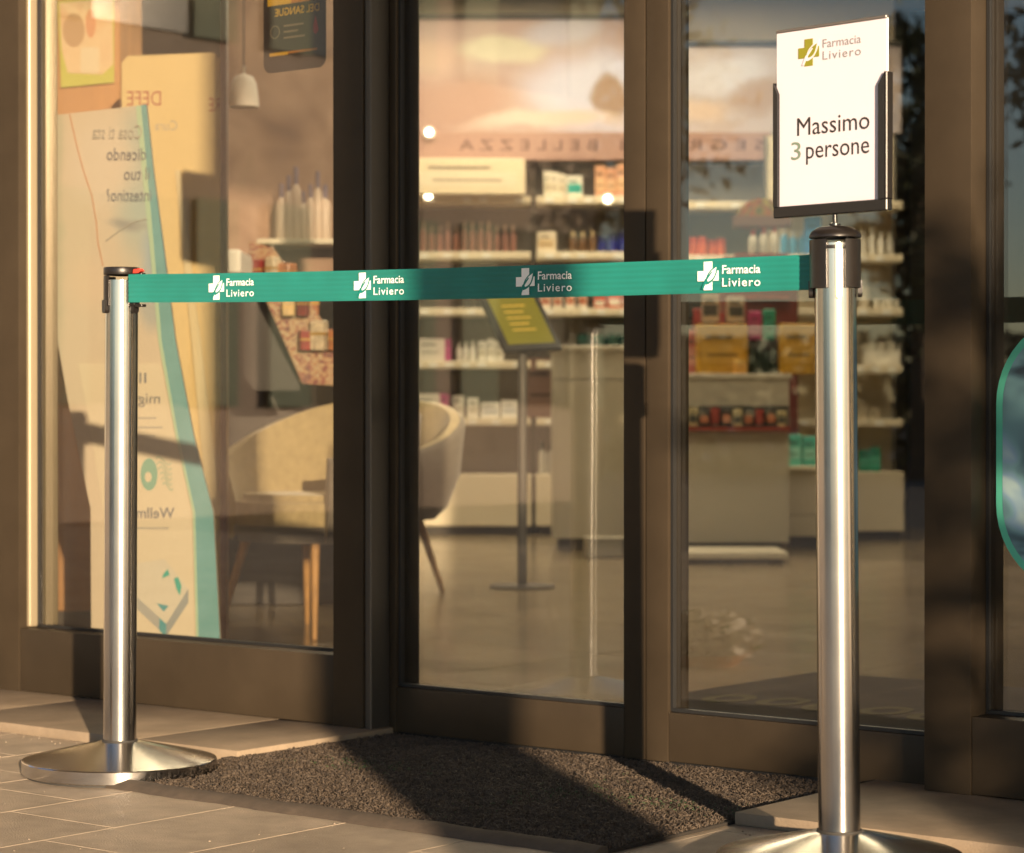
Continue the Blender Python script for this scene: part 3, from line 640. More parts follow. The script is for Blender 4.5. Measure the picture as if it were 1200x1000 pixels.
# orange timber cabinet side with a poster
D3 = 7.6; cb = vthing('tall_cabinet', 100, D3, 'tall orange timber cabinet carrying a green edged poster', 'cabinet')
ORW = mat('orange_timber', (.52, .27, .10), .5, var=.12, vs=3, stretch=(4, 4, .5))
B().box(LX(62, D3) - LX(100, D3), LX(141, D3) - LX(100, D3), 0, .45, .06, 2.3, bev=.003).obj('carcass', ORW, cb)
B().box(LX(64, D3) - LX(100, D3), LX(139, D3) - LX(100, D3), .03, .42, 0, .059).obj('plinth', mat('dark_plinth', (.06, .05, .04), .6), cb)
D4 = 7.585; ps = vthing('poster', 101, D4, 'small printed poster with a lime green lower border on the orange cabinet', 'poster')
B().prism(ppoly([(68, 2), (134, -3), (134, 97), (72, 103)], 101, D4), 0, .004).obj('sheet', mat('lime_print', (.55, .55, .10), .6), ps, smooth=False)
B().prism(ppoly([(70, 4), (132, -1), (133, 76), (120, 88), (80, 86), (73, 60)], 101, D4), -.002, -.0005).obj('picture', picture_mat('warm_picture', [(.72, .50, .28), (.75, .58, .36), (.66, .40, .22)], 6, .6, 1, 2.0), ps, smooth=False)
B().prism(ppoly(ellipse(87, 36, 13, 20), 101, D4), -.003, -.0022).obj('oval_patch', mat('tan_print', (.50, .33, .18), .6), ps, smooth=False)
B().prism(ppoly(rounded(95, 117, 56, 86, 3), 101, D4), -.003, -.0022).obj('text_patch', mat('pale_print', (.74, .64, .46), .6), ps, smooth=False)
B().prism(ppoly(ellipse(107, 28, 6, 17), 101, D4), -.003, -.0022).obj('oval_patch', mat('rose_print', (.66, .33, .17), .6), ps, smooth=False)

# white low counter and slanted display behind the left window
ct = vthing('low_counter', 250, 8.6, 'white topped dark counter behind the armchair near the left window', 'counter')
B().box(-.20, .62, 0, .5, 0, 1.17, bev=.004).obj('carcass', mat('dark_cabinet', (.035, .028, .022), .5, var=.2, vs=3), ct)
B().box(-.22, .10, -.03, .53, 1.172, 1.255, bev=.006).obj('counter_top', WHITEB, ct)
rk = vthing('slanted_rack', 335, 8.1, 'slanted rack of red and gold gift boxes above the armchair', 'rack')
def rkbox(px0, py0, px1, py1, w, m, name='board', dy=0.0):
    d = 8.1; a = Vector((LX(px0, d) - LX(335, d), 0, ZP(py0, d))); b = Vector((LX(px1, d) - LX(335, d), 0, ZP(py1, d)))
    v = (b - a); n = Vector((v.z, 0, -v.x)).normalized() * w / F * d
    return B().prism([(a.x, a.z), (b.x, b.z), (b.x + n.x, b.z + n.z), (a.x + n.x, a.z + n.z)], -.02 + dy, .28 + dy).obj(name, m, rk, smooth=False)
rkbox(296, 296, 352, 448, -7, mat('rack_gold', (.50, .33, .12), .4)); rkbox(268, 352, 318, 452, -5, mat('rack_gold', (0, 0, 0)))
GIFT = picture_mat('gift_wrap', [(.10, .02, .015), (.26, .05, .03), (.40, .24, .10), (.42, .33, .20), (.20, .03, .02)], 34, .4, 2.2, 3.1)
def rkpoly(pts, m, y0, y1, name): return B().prism(ppoly(pts, 335, 8.1), y0, y1).obj(name, m, rk, smooth=False)
rkpoly([(292, 282), (322, 292), (396, 402), (396, 452), (356, 450), (300, 322)], GIFT, -.045, -.030, 'printed_board')
rkpoly([(268, 352), (300, 352), (352, 452), (352, 458), (300, 458), (268, 420)], mat('rack_black', (.02, .015, .013), .4), -.030, -.026, 'dark_board')
GC = [(.30, .03, .025), (.55, .38, .14), (.60, .52, .38), (.20, .02, .02), (.42, .16, .06)]
for k in range(3):
    rkbox(300 + 27 * k, 332 + 40 * k, 340 + 27 * k, 334 + 40 * k, 3, mat('rack_gold', (0, 0, 0)), 'tread')
for k in range(15):
    st = k // 5; px = 303 + 27 * st + (k % 5) * 8.5; py = 331 + 40 * st; w_ = random.uniform(.028, .05); h_ = random.uniform(.05, .115)
    cn = k % 5
    gb = vthing('gift_box', px, 8.02 + .11 * (k % 2), ['red', 'gold', 'ivory', 'crimson', 'copper'][cn] + ' gift box with a ribbon on the slanted rack', 'box', ZP(py, 8.05), ['red', 'gold', 'ivory', 'crimson', 'copper'][cn] + ' gift boxes on the rack', R(random.uniform(-35, 35)))
    B().box(-w_ / 2, w_ / 2, -w_ / 2, w_ / 2, 0, h_, bev=.003).obj('carton', mat('gift_%s' % ['red', 'gold', 'ivory', 'crimson', 'copper'][cn], GC[cn], .35, var=.4, vs=40), gb)
    B().box(-w_ / 2 - .001, w_ / 2 + .001, -w_ / 2 - .001, w_ / 2 + .001, h_ * .5, h_ * .6).obj('ribbon', mat('gold_ribbon', (.50, .32, .08), .4, .3), gb)
# pinkish picture wall behind
pk = vthing('picture_panel', 330, 9.6, 'blurred pink and beige picture panel deep inside the left window', 'panel')
B().box(LX(262, 9.6) - LX(330, 9.6), LX(470, 9.6) - LX(330, 9.6), 0, .05, 0, 2.6).obj('board', picture_mat('pink_picture', [(.16, .09, .06), (.30, .19, .13), (.42, .28, .20), (.34, .25, .16)], 2.2, .7, 1.5, 5.5), pk)
sh0 = vthing('wall_shelf', 355, 9.55, 'narrow shelf with pale bottles on the pink picture panel', 'shelf', ZP(283, 9.5))
B().box(-.16, .22, -.20, .045, -.02, 0, bev=.002).obj('board', CREAMD, sh0)
for s_ in (-.12, .18): B().prism([(0, 0), (.0, -.10), (.02, -.10), (.02, 0)], -.15, .045, Matrix.Translation((s_, 0, -.021))).obj('bracket', CREAMD, sh0)
for k in range(7): product_later.append((330 + k * 8.5, 9.43))
# pendant lamp
pl = vthing('pendant_lamp', 286, 8.3, 'small white pendant lamp shade hanging in the left window', 'lamp', ZP(126, 8.3))
B().lathe([(.052, 0), (.050, .03), (.043, .08), (.030, .105), (.006, .112), (.006, .14)], 32, cap=False).obj('lamp_shade', mat('white_enamel', (.50, .47, .43), .5), pl)
B().tube([(0, 0, .13), (0, 0, 3.1 - pl.location.z)], .003, 6).obj('cable', GASKET, pl)

# ------------------------------------------------------------------ armchairs
def armchair(label, p, rz):
    s = tag(empty('armchair', p, rz), label, 'armchair', 'shell armchairs in the shop')
    b = B(); t = bmesh.new(); n = 30; rows = []
    for i in range(n + 1):
        u = -1 + 2 * i / n; a = math.pi / 2 + u * R(128)
        back = max(0, math.cos(u * 1.75)) ** 1.3
        zt = .545 + .185 * back; flare = .05 * back + .02
        def pt(r, z): return t.verts.new((math.cos(a) * r * 1.04, math.sin(a) * r, z))
        ro, ri = .345, .285; e = .02
        rows.append([pt(ro - .06, .285), pt(ro - .015, .33), pt(ro + flare * .6, .45), pt(ro + flare, zt - e), pt(ro + flare - .02, zt), pt(ri + flare + .005, zt - .002), pt(ri + flare * .9, zt - .03), pt(ri - .01, .42), pt(ri - .03, .33)])
    for a, c in zip(rows, rows[1:]):
        for k in range(8): t.faces.new((a[k], c[k], c[k + 1], a[k + 1]))
    for r_ in (rows[0], rows[-1]): t.faces.new(r_)
    bmesh.ops.recalc_face_normals(t, faces=t.faces[:]); b._merge(t); b.bm.normal_update()
    for f in b.bm.faces:
        c = f.calc_center_median(); f.material_index = 0
        if f.normal.dot(Vector((c.x, c.y, 0)).normalized()) > .25: f.material_index = 1
    b.obj('backrest', [MUSTARD, GREYF], s, ang=60)
    q = B(); q.prism([(x, z) for x, z in ellipse(0, -.03, .30, .29, 36)], -.06, .06, Matrix.Translation((0, 0, .37)) @ Matrix.Rotation(R(90), 4, 'X'))
    bmesh.ops.bevel(q.bm, geom=[e_ for e_ in q.bm.edges if abs(e_.verts[0].co.z - e_.verts[1].co.z) < 1e-4], offset=.025, segments=3, affect='EDGES')
    q.obj('seat_cushion', MUSTARD, s, ang=60)
    B().lathe([(.10, .275), (.26, .285), (.285, .315), (.28, .335)], 36).obj('seat_pan', GREYF, s)
    for sx in (-1, 1):
        for sy in (-1, 1):
            B().tube([(sx * .17, sy * .16, .30), (sx * .205, sy * .20, .15), (sx * .24, sy * .24, 0)], [.017, .014, .009], 12).obj('leg', WOOD, s)
    return s
armchair('mustard shell armchair behind the left window beside the banner', V(364, 7.55), YAW + R(-38)).scale = (.84, .84, 1)
armchair('mustard shell armchair seen through the sliding door before the back shelves', V(418, 9.1), YAW + R(-25))

# ------------------------------------------------------------------ tablet stand
ts = vthing('tablet_stand', 612, 9.5, 'tilted tablet with an olive screen on a thin floor stand', 'stand')
B().lathe([(.0, .0), (.125, .0), (.128, .003), (.128, .008), (.02, .012), (0, .012)], 40, cap=False).obj('base', mat('dark_steel', (.10, .10, .10), .35, .8), ts)
B().tube([(0, 0, .01), (0, 0, .93), (-.01, .02, 1.02)], [.019, .019, .016], 16).obj('pole', mat('grey_steel', (.10, .095, .085), .55, .2), ts)
u = Vector((.22, .14, .015)).normalized(); v = Vector((-.12, .16, .26)); v = (v - u * v.dot(u)).normalized(); nn_ = u.cross(v)
mtx = Matrix.Translation(Vector((-.012, .03, 1.045))) @ Matrix(((u.x, -nn_.x, v.x, 0), (u.y, -nn_.y, v.y, 0), (u.z, -nn_.z, v.z, 0), (0, 0, 0, 1)))
case = B().box(-.135, .135, -.008, .012, -.155, .175, bev=.004, mtx=mtx).obj('tablet', BLACKG, ts)
B().box(-.108, .108, -.0095, -.0083, -.126, .146, mtx=mtx).obj('screen', mat('olive_screen', (.10, .09, .006), .15, emit=(.33, .29, .02), es=.16), case)
for k in range(5): B().box(-.06, .05 - .02 * (k % 2), -.0102, -.0097, .06 - .03 * k, .066 - .03 * k, mtx=mtx).obj('text_line', mat('screen_text', (.4, .25, .02), .3, emit=(.5, .30, .03), es=.2), case)

# ------------------------------------------------------------------ product maker
_pm = {}
def pmat(c, r=.4): return mat('pack_%02x%02x%02x' % tuple(int(max(0, min(1, k)) * 255) for k in c), c, r)
def pack_mesh(kind, w, d, h, c, c2):
    key = (kind, round(w, 3), round(d, 3), round(h, 3), c, c2)
    if key in _pm: return _pm[key]
    b = B(); ms_ = [pmat(c), pmat(c2, .35), pmat(tuple(round(k * .35, 3) for k in c2), .5)]
    if kind == 'carton':
        b.box(-w / 2, w / 2, -d / 2, d / 2, 0, h, bev=min(.004, w * .06)); b.mi = 1; b.box(-w * .42, w * .42, -d / 2 - .0015, -d / 2 + .001, h * .22, h * .62); b.mi = 2; b.box(-w * .34, w * .20, -d / 2 - .0028, -d / 2 - .0010, h * .70, h * .78); b.box(-w * .30, w * .30, -d / 2 - .0028, -d / 2 - .0016, h * .36, h * .41)
    elif kind == 'bottle':
        r = w / 2; b.lathe([(r * .9, 0), (r, .006), (r, h * .58), (r * .82, h * .68), (r * .36, h * .76)], 18); b.mi = 1; b.lathe([(r * .42, h * .76), (r * .42, h * .97), (r * .36, h)], 14)
    elif kind == 'jar':
        r = w / 2; b.lathe([(r * .94, 0), (r, .005), (r, h * .66), (r * .85, h * .70)], 18); b.mi = 1; b.lathe([(r * .98, h * .70), (r * .98, h * .98), (r * .90, h)], 18)
    elif kind == 'tube':
        r = w / 2; b.mi = 1; b.lathe([(r * .8, 0), (r * .8, h * .16)], 14); b.mi = 0; b.lathe([(r * .95, h * .16), (r, h * .5), (r * .85, h * .85)], 14); b.box(-r, r, -.003, .003, h * .80, h)
    elif kind == 'basket':
        t_ = .006; b.box(-w / 2, w / 2, -d / 2, d / 2, 0, t_)
        for a, e in ((-1, 0), (1, 0), (0, -1), (0, 1)):
            if a: b.box(a * w / 2 - t_ / 2, a * w / 2 + t_ / 2, -d / 2, d / 2, t_, h)
            else: b.box(-w / 2 + t_, w / 2 - t_, e * d / 2 - t_ / 2, e * d / 2 + t_ / 2, t_, h * (.7 if e < 0 else 1))
        b.mi = 1
        for k in (-1, 0, 1): b.box(k * w * .28 - w * .11, k * w * .28 + w * .11, -d * .3, d * .3, t_, h * 1.12)
    _pm[key] = b.mesh(ms_, kind); return _pm[key]
def product(kind, name, px, d, z, w, dp, h, c, c2, label, cat, group=None, rz=0.0, dy=0.0):
    p = V(px, d + dy, z)
    o = link(name, pack_mesh(kind, w, dp, h, c, c2), None, p, (0, 0, YAW + rz)); o.scale = (random.uniform(.93, 1.07), 1, random.uniform(.90, 1.10)); return tag(o, label, cat, group)
def row(kind, name, px0, px1, n, d, z, w, h, c, c2, label, cat, group, jit=.02, dp=None):
    for i in range(n):
        px = px0 + (px1 - px0) * (i + .5) / n
        product(kind, name, px, d, z, w, dp or w * .8, h, c, c2, label, cat, group if n > 1 else None, random.uniform(-.12, .12), random.uniform(-jit, jit))

for k, (px, d_) in enumerate(product_later):
    product('bottle', 'bottle', px, d_, ZP(283, 9.5), .046, .04, .20 + .03 * (k % 3), (.52, .42, .34), (.20, .17, .24), 'pale bottle with a dull violet cap on the narrow wall shelf', 'bottle', 'pale bottles on the narrow wall shelf')
# ------------------------------------------------------------------ back wall shelving
DB = 13.6
bw = struct(empty('back_wall', V(600, DB + .45), YAW)); del bw['kind']; bw['kind'] = 'structure'
B().box(LX(300, DB), LX(1062, DB), 0, .12, 0, 3.1).obj('wall_panel', WALLM, bw)
BACKP = mat('shelf_back', (.26, .235, .21), .6, var=.05, vs=3)
def shelving(name, label, px0, px1, d, ys, base_y, top_y, back, dep=.36, led=()):
    pc_ = (px0 + px1) / 2; s = vthing(name, pc_, d, label, 'shelving')
    x0, x1 = LX(px0, d) - LX(pc_, d), LX(px1, d) - LX(pc_, d)
    B().box(x0, x1, dep, dep + .02, 0, ZP(top_y, d)).obj('back_panel', back, s)
    for x in (x0, x1): B().box(x - .008, x + .008, dep - .025, dep - .001, 0, ZP(top_y, d)).obj('upright', mat('rail_metal', (.20, .18, .15), .4, .6), s)
    for y in ys:
        z = ZP(y, d)
        sb_ = B().box(x0 + .01, x1 - .01, .0, dep - .002, z - .042, z, bev=.004, seg=2).obj('shelf_board', CREAM, s)
        xx = x0 + .06
        while xx < x1 - .08:
            B().box(xx, xx + .045, -.0025, -.0005, z - .036, z - .008).obj('price_tag', mat('price_card', (.80, .78, .70), .5), sb_); xx += random.choice((.09, .13, .2))
    if base_y: B().box(x0 + .005, x1 - .005, -.02, dep - .001, .05, ZP(base_y, d), bev=.004).obj('base_cabinet', CREAM, s); B().box(x0 + .02, x1 - .02, .02, dep - .003, 0, .049).obj('plinth', mat('dark_plinth', (0, 0, 0)), s)
    return s
ysA = [230, 295, 361, 423, 490]
shelving('wall_shelving', 'cream wall shelving bay with pink bottles and magenta packs behind the tablet', 392, 624, DB, ysA, 556, 186, BACKP)
shelving('wall_shelving', 'cream wall shelving bay with blue jars and teal packs beside the door stile', 626.5, 800, DB, ysA, 556, 186, BACKP)
shelving('wall_shelving', 'cream wall shelving bay with red tubs above the service counter', 802.5, 905, DB, [236, 299], None, 186, BACKP)
zA = [ZP(y, DB) for y in ysA]; DP = DB + .12
row('bottle', 'bottle', 482, 606, 13, DP, zA[1], .036, .165, (.36, .17, .13), (.50, .36, .26), 'slim rose brown bottle in the row on the second shelf', 'bottle', 'rose brown bottles on the shelf')
row('bottle', 'bottle', 404, 478, 8, DP, zA[1], .036, .165, (.36, .17, .13), (.50, .36, .26), 'slim rose brown bottle in the row on the second shelf', 'bottle', 'rose brown bottles on the shelf')
row('carton', 'carton', 630, 652, 1, DP, zA[1], .10, .125, (.76, .68, .54), (.66, .50, .30), 'cream carton at the bay end on the blue jar shelf', 'carton', None)
row('bottle', 'bottle', 666, 700, 3, DP, zA[1], .048, .12, (.14, .07, .03), (.60, .46, .25), 'amber brown bottle beside the blue jars', 'bottle', 'amber bottles beside the blue jars')
row('jar', 'jar', 700, 760, 5, DP, zA[1], .062, .105, (.02, .025, .22), (.03, .03, .10), 'deep blue jar on the shelf behind the door stile', 'jar', 'deep blue jars on the shelf')
row('carton', 'carton', 638, 662, 3, DP, zA[0], .045, .15, (.74, .70, .60), (.62, .56, .44), 'narrow ivory carton on the top shelf', 'carton', 'ivory cartons on the top shelf')
row('carton', 'carton', 663, 683, 1, DP, zA[0], .09, .13, (.74, .72, .64), (.03, .40, .36), 'white carton with a teal lower band on the top shelf', 'carton', None)
row('carton', 'carton', 697, 735, 3, DP, zA[0], .06, .175, (.60, .32, .20), (.70, .46, .28), 'salmon orange carton on the top shelf', 'carton', 'salmon cartons on the top shelf')
row('carton', 'storage_panel', 482, 610, 1, DP, zA[0], .60, .18, (.72, .63, .45), (.74, .66, .50), 'long blank cream box filling the top shelf', 'box', None)
row('jar', 'jar', 540, 600, 4, DP, zA[2], .045, .08, (.03, .025, .02), (.20, .05, .03), 'small black jar behind the belt', 'jar', 'small black jars on the third shelf')
row('carton', 'carton', 632, 690, 4, DP, zA[2], .055, .10, (.72, .68, .60), (.5, .2, .12), 'white and rust carton on the shelf behind the tablet', 'carton', 'white and rust cartons')
row('carton', 'carton', 695, 760, 4, DP, zA[2], .065, .075, (.60, .10, .06), (.75, .7, .6), 'red and white pack above the dark green tubs', 'carton', 'red and white packs')
for (px, dpx, z, lbl) in ((505, 0, 3, 'upper'), (503, 0, 4, 'lower')):
    product('carton', 'carton', px - (0 if z == 3 else 4), DP, zA[z], .155, .12, .135, (.68, .63, .56), (.62, .58, .52), 'large white pack between magenta flaps on the %s magenta shelf' % lbl, 'carton')
    product('carton', 'carton', px - 21 if z == 3 else px + 17, DP, zA[z], .055, .10, .13, (.38, .02, .18), (.45, .04, .22), 'magenta pack beside the large white pack on the %s shelf' % lbl, 'carton')
    if z == 3: product('carton', 'carton', px + 20, DP, zA[z], .035, .10, .125, (.38, .02, .18), (.45, .04, .22), 'narrow magenta pack near the small white bottles', 'carton')
row('bottle', 'bottle', 534, 558, 3, DP, zA[3], .034, .105, (.80, .78, .72), (.74, .72, .66), 'small white bottle beside the white cartons', 'bottle', 'small white bottles on the fourth shelf')
row('carton', 'carton', 560, 590, 3, DP, zA[3], .046, .125, (.82, .80, .74), (.70, .66, .56), 'upright white carton under the tablet', 'carton', 'upright white cartons on the fourth shelf')
row('carton', 'carton', 529, 562, 2, DP, zA[4], .062, .12, (.82, .80, .74), (.74, .70, .62), 'upright white carton on the fifth shelf', 'carton', 'upright white cartons on the fifth shelf')
row('carton', 'carton', 563, 607, 2, DP, zA[4], .10, .095, (.82, .80, .75), (.66, .68, .70), 'long low white carton on the fifth shelf', 'carton', 'long low white cartons')
product('carton', 'carton', 656, DP, zA[4], .045, .05, .07, (.80, .76, .70), (.7, .6, .5), 'tiny white carton alone on the fifth shelf', 'carton')
product('carton', 'carton', 634, DP, zA[4], .21, .02, .33, (.34, .20, .16), (.36, .22, .18), 'rose brown flat board leaning at the shelf back', 'board', dy=.15)
zb_ = ZP(556, DB)
row('bottle', 'bottle', 630, 662, 3, DP, zb_, .052, .185, (.55, .54, .50), (.03, .07, .07), 'grey bottle with a black cap on the base cabinet', 'bottle', 'grey bottles on the base cabinet')
row('jar', 'tub', 676, 760, 5, DP, zA[3] + .03, .085, .13, (.01, .06, .045), (.012, .09, .07), 'dark green tub on the fourth shelf', 'tub', 'dark green tubs')

# header sign with mirrored lettering, picture above it
hs_ = vthing('shelf_sign', 640, DB + .1, 'long pink sign band with mirrored dark capitals above the shelves', 'sign')
PINKB = mat('pink_band', (.40, .25, .215), .5, var=.04, vs=2)
zb0, zb1 = ZP(185.5, DB), ZP(153, DB)
B().box(LX(392, DB) - LX(640, DB), LX(905, DB) - LX(640, DB), 0, .05, zb0, zb1, bev=.003).obj('band', PINKB, hs_)
for a in (392, 626, 905): B().box(LX(a, DB) - LX(640, DB) - .012, LX(a, DB) - LX(640, DB) + .012, .052, .34, zb0 + .02, zb0 + .05).obj('bracket', mat('rail_metal', (0, 0, 0)), hs_)
for t_, pr, w_ in (('SEGRETI', 897, 150), ('DI', 762, 34), ('BELLEZZA', 700, 162)):
    link('lettering', text_mesh(t_, mat('plum_print', (.12, .06, .06), .6), w=w_ / F * DB, h=13 / F * DB, mirror=True, ext=0, space=1.6), hs_, (LX(pr, DB) - LX(640, DB), -.0015, zb0 + .055))
PX = lambda p: LX(p, DB) - LX(640, DB)
FACE = blob_mat('skin_picture', (.47, .36, .35), [(PX(520), ZP(120, DB), .42, .20, (.44, .29, .25), .5), (PX(480), ZP(60, DB), .35, .12, (.56, .42, .36), .6), (PX(590), ZP(52, DB), .26, .10, (.58, .56, .46), .35), (PX(700), ZP(105, DB), .42, .26, (.58, .60, .78), .45), (PX(715), ZP(112, DB), .12, .15, (.36, .25, .19), .3), (PX(660), ZP(30, DB), .25, .10, (.50, .49, .60), .5), (PX(640), ZP(138, DB), .5, .05, (.66, .56, .52), .6)], nscale=2.2, namt=.22)
PX2 = lambda p: LX(p, DB) - LX(850, DB)
FACE2 = blob_mat('veil_picture', (.52, .46, .48), [(PX2(840), ZP(80, DB), .3, .12, (.62, .62, .72), .5), (PX2(900), ZP(110, DB), .25, .10, (.44, .32, .27), .5), (PX2(815), ZP(125, DB), .2, .08, (.64, .52, .46), .6), (PX2(1010), ZP(90, DB), .3, .2, (.60, .48, .42), .5)], nscale=2.5, namt=.25)
pp = vthing('wall_picture', 640, DB + .16, 'large soft pink and white picture above the pink sign band', 'picture')
B().box(LX(392, DB) - LX(640, DB), LX(790, DB) - LX(640, DB), 0, .03, zb1 + .003, ZP(18, DB)).obj('print', FACE, pp)
pp2 = vthing('wall_picture', 850, DB + .16, 'soft pale picture panel above the service counter', 'picture')
B().box(LX(793, DB) - LX(850, DB), LX(1058, DB) - LX(850, DB), 0, .03, zb1 + .003, ZP(50, DB)).obj('print', FACE2, pp2)
for o_, a, b, tz in ((pp, 392, 790, 18), (pp2, 793, 1058, 50)):
    pxm = 640 if o_ is pp else 850
    B().box(LX(a, DB) - LX(pxm, DB), LX(b, DB) - LX(pxm, DB), -.02, .04, ZP(tz, DB) + .002, ZP(tz, DB) + .03).obj('top_rail', mat('dark_rail', (.04, .035, .03), .5), o_)
LED = mat('lamp_lens', (1, .9, .7), .3, emit=(1.0, .80, .50), es=16)
for px, py, d in ((502, 229, DB), (712, 233, DB), (503, 155, DB + .1)):
    sp = vthing('shelf_spotlight', px, d - .014, 'small lit spotlight on a shelf edge', 'spotlight', ZP(py + 1, d), 'lit shelf spotlights')
    B().lathe([(.0, .0), (.030, .0), (.034, .010), (.034, .016), (.0, .016)], 24, Matrix.Rotation(R(90), 4, 'X'), cap=False).obj('housing', WHITEB, sp)
    B().lathe([(.0, .0165), (.019, .0165), (.016, .022), (.0, .024)], 24, Matrix.Rotation(R(90), 4, 'X'), cap=False).obj('lens', LED, sp)

# ------------------------------------------------------------------ counters
def counter(label, px0, px1, d, ytop, dep, m, seams=(), px_top=None):
    pc_ = (px0 + px1) / 2; s = vthing('service_counter', pc_, d, label, 'counter'); x0, x1 = LX(px0, d) - LX(pc_, d), LX(px1, d) - LX(pc_, d); zt = ZP(ytop, d)
    zs = [.06] + sorted(ZP(y, d) for y in seams) + [zt - .026]
    for a, b in zip(zs, zs[1:]): B().box(x0, x1, 0, dep, a + .002, b - .002, bev=.002).obj('front_panel', m, s)
    B().box(x0 + .03, x1 - .03, .03, dep - .02, 0, .0615).obj('plinth', mat('dark_plinth', (0, 0, 0)), s)
    B().box(x0 - .01, x1 + .01, -.015, dep + .01, zt - .0275, zt, bev=.003).obj('counter_top', m, s)
    return s, x0, x1, zt
counter('plain beige service counter seen through the left door leaf', 648, 775, 12.0, 405, .6, CREAMD, (445,))
cD, x0, x1, zt = counter('service counter with a row of packs under its top behind the right door leaf', 780, 925, 11.6, 438, .6, CREAMD, (507,))
dD = 11.6; pcD = 852.5
B().box(x0 + .005, x1 - .005, -.07, -.002, ZP(505, dD), ZP(500, dD)).obj('ledge', mat('ledge_red', (.30, .05, .03), .4), cD)
B().box(x0 + .005, x1 - .005, -.006, -.0015, ZP(500, dD), ZP(476, dD)).obj('niche', mat('dark_niche', (.02, .018, .016), .6), cD)
for k, px in enumerate(range(786, 924, 13)):
    cc = [(.36, .05, .03), (.04, .04, .03), (.60, .50, .25), (.05, .07, .05)][(0, 1, 2, 1)[k % 4]]
    product('carton' if k % 4 else 'tube', 'small_pack', px, dD - .04, ZP(500, dD), .044, .03, .085, cc, (.62, .20, .08) if k % 2 else (.1, .1, .08), ['red pouch', 'black packet', 'gold packet', 'dark green packet'][k % 4] + ' on the counter ledge behind the right door', 'packet', ['red pouches', 'black packets', 'gold packets', 'dark green packets'][k % 4] + ' on the ledge')
zc = zt
YB = (.55, .30, .02)
product('carton', 'display_box', 845, dD + .15, zc, .235, .16, .25, YB, (.62, .36, .05), 'amber yellow display box on the counter left of the steel post', 'box')
product('carton', 'display_box', 934, dD + .25, zc, .19, .16, .25, YB, (.62, .36, .05), 'amber yellow display box on the counter beside the steel post', 'box')
for px, dz in ((845, .13), (845, .05), (934, .13)):
    pass
product('jar', 'candle', 867, dD + .03, zc, .06, .05, .075, (.80, .42, .08), (.85, .55, .15), 'small orange jar before the amber box', 'jar')
row('carton', 'carton', 795, 816, 2, dD + .2, zc, .045, .23, (.48, .14, .12), (.58, .26, .2), 'tall rose red carton beside the amber box', 'carton', 'rose red cartons on the counter')
row('bottle', 'bottle', 878, 910, 4, dD + .15, zc, .032, .16, (.015, .03, .02), (.02, .02, .02), 'dark green bottle between the amber boxes', 'bottle', 'dark green bottles between the amber boxes')
row('carton', 'carton', 818, 876, 2, dD + .3, zc + .255, .085, .13, (.48, .40, .30), (.06, .05, .04), 'pale carton with a dark label stacked on the amber boxes', 'carton', 'pale cartons stacked at the back')
row('carton', 'carton', 806, 880, 3, dD + .32, zc, .05, .33, (.34, .04, .04), (.5, .3, .1), 'tall crimson carton at the counter back', 'carton', 'tall crimson cartons')
product('carton', 'carton', 884, dD + .3, zc + .17, .06, .06, .14, (.45, .03, .16), (.5, .1, .2), 'magenta carton above the dark green bottles', 'carton'); product('carton', 'carton', 901, dD + .3, zc + .17, .06, .06, .14, (.02, .28, .17), (.05, .3, .2), 'emerald carton above the dark green bottles', 'carton')
B_ = product('carton', 'riser', 892, dD + .33, zc, .16, .12, .168, (.06, .05, .04), (.08, .07, .06), 'dark riser block behind the dark green bottles', 'riser')
# bright cream cabinet right of the counter
cE, a0_, a1_, ztE = counter('sunlit cream cabinet behind the steel sign post with teal packs', 922, 1003, 12.2, 547, .4, CREAM, (604,))
row('carton', 'carton', 921, 957, 2, 12.4, ztE, .074, .165, (.10, .52, .44), (.30, .68, .60), 'pale teal carton on the sunlit cream cabinet', 'carton', 'teal cartons on the cream cabinet')
pf = vthing('display_plinth', 880, 10.9, 'low pale platform in front of the service counter', 'platform')
B().box(-.42, .17, 0, .5, .025, .055, bev=.004).obj('deck', CREAMD, pf)
for a in (-.38, -.10, .12): B().box(a - .03, a + .03, .04, .1, 0, .026).obj('foot', mat('dark_plinth', (0, 0, 0)), pf)
bk_ = vthing('metal_bin', 708, 11.4, 'low metal box on the floor before the beige counter', 'box')
B().box(-.09, .09, 0, .2, 0, .085, bev=.006).obj('body', mat('bin_steel', (.42, .38, .30), .35, .7), bk_); B().box(-.095, .095, -.005, .205, .086, .096, bev=.003).obj('rim', mat('bin_steel', (0, 0, 0)), bk_)

# promotional stand with rounded header
pr_ = vthing('promo_stand', 893, 12.5, 'dark red promotional stand with an autumn leaf header behind the paper sign', 'display')
d = 12.5
AUT = picture_mat('autumn_print', [(.05, .09, .02), (.30, .20, .02), (.42, .08, .02), (.10, .12, .03), (.50, .34, .05)], 14, .5, 1.4, 1.1)
DRED = mat('dark_red_card', (.14, .022, .016), .5)
B().box(-.19, .19, .04, .36, 0, ZP(300, d), bev=.004).obj('carcass', DRED, pr_)
hp = [(LX(893 + 34 * math.cos(a), d) - LX(893, d), ZP(268 - 36 * math.sin(a), d)) for a in np.linspace(math.pi, 0, 22)]
B().prism(hp, .02, .036).obj('header', AUT, pr_, smooth=False)
B().box(-.15, .15, .004, .018, ZP(265, d), ZP(253, d)).obj('header_band', mat('tan_band', (.20, .10, .06), .5), pr_)
for k in range(3): B().box(-.14, .14, .0, .039, ZP(300 + 50 * k, d), ZP(297 + 50 * k, d)).obj('shelf_lip', mat('ledge_red', (0, 0, 0)), pr_)
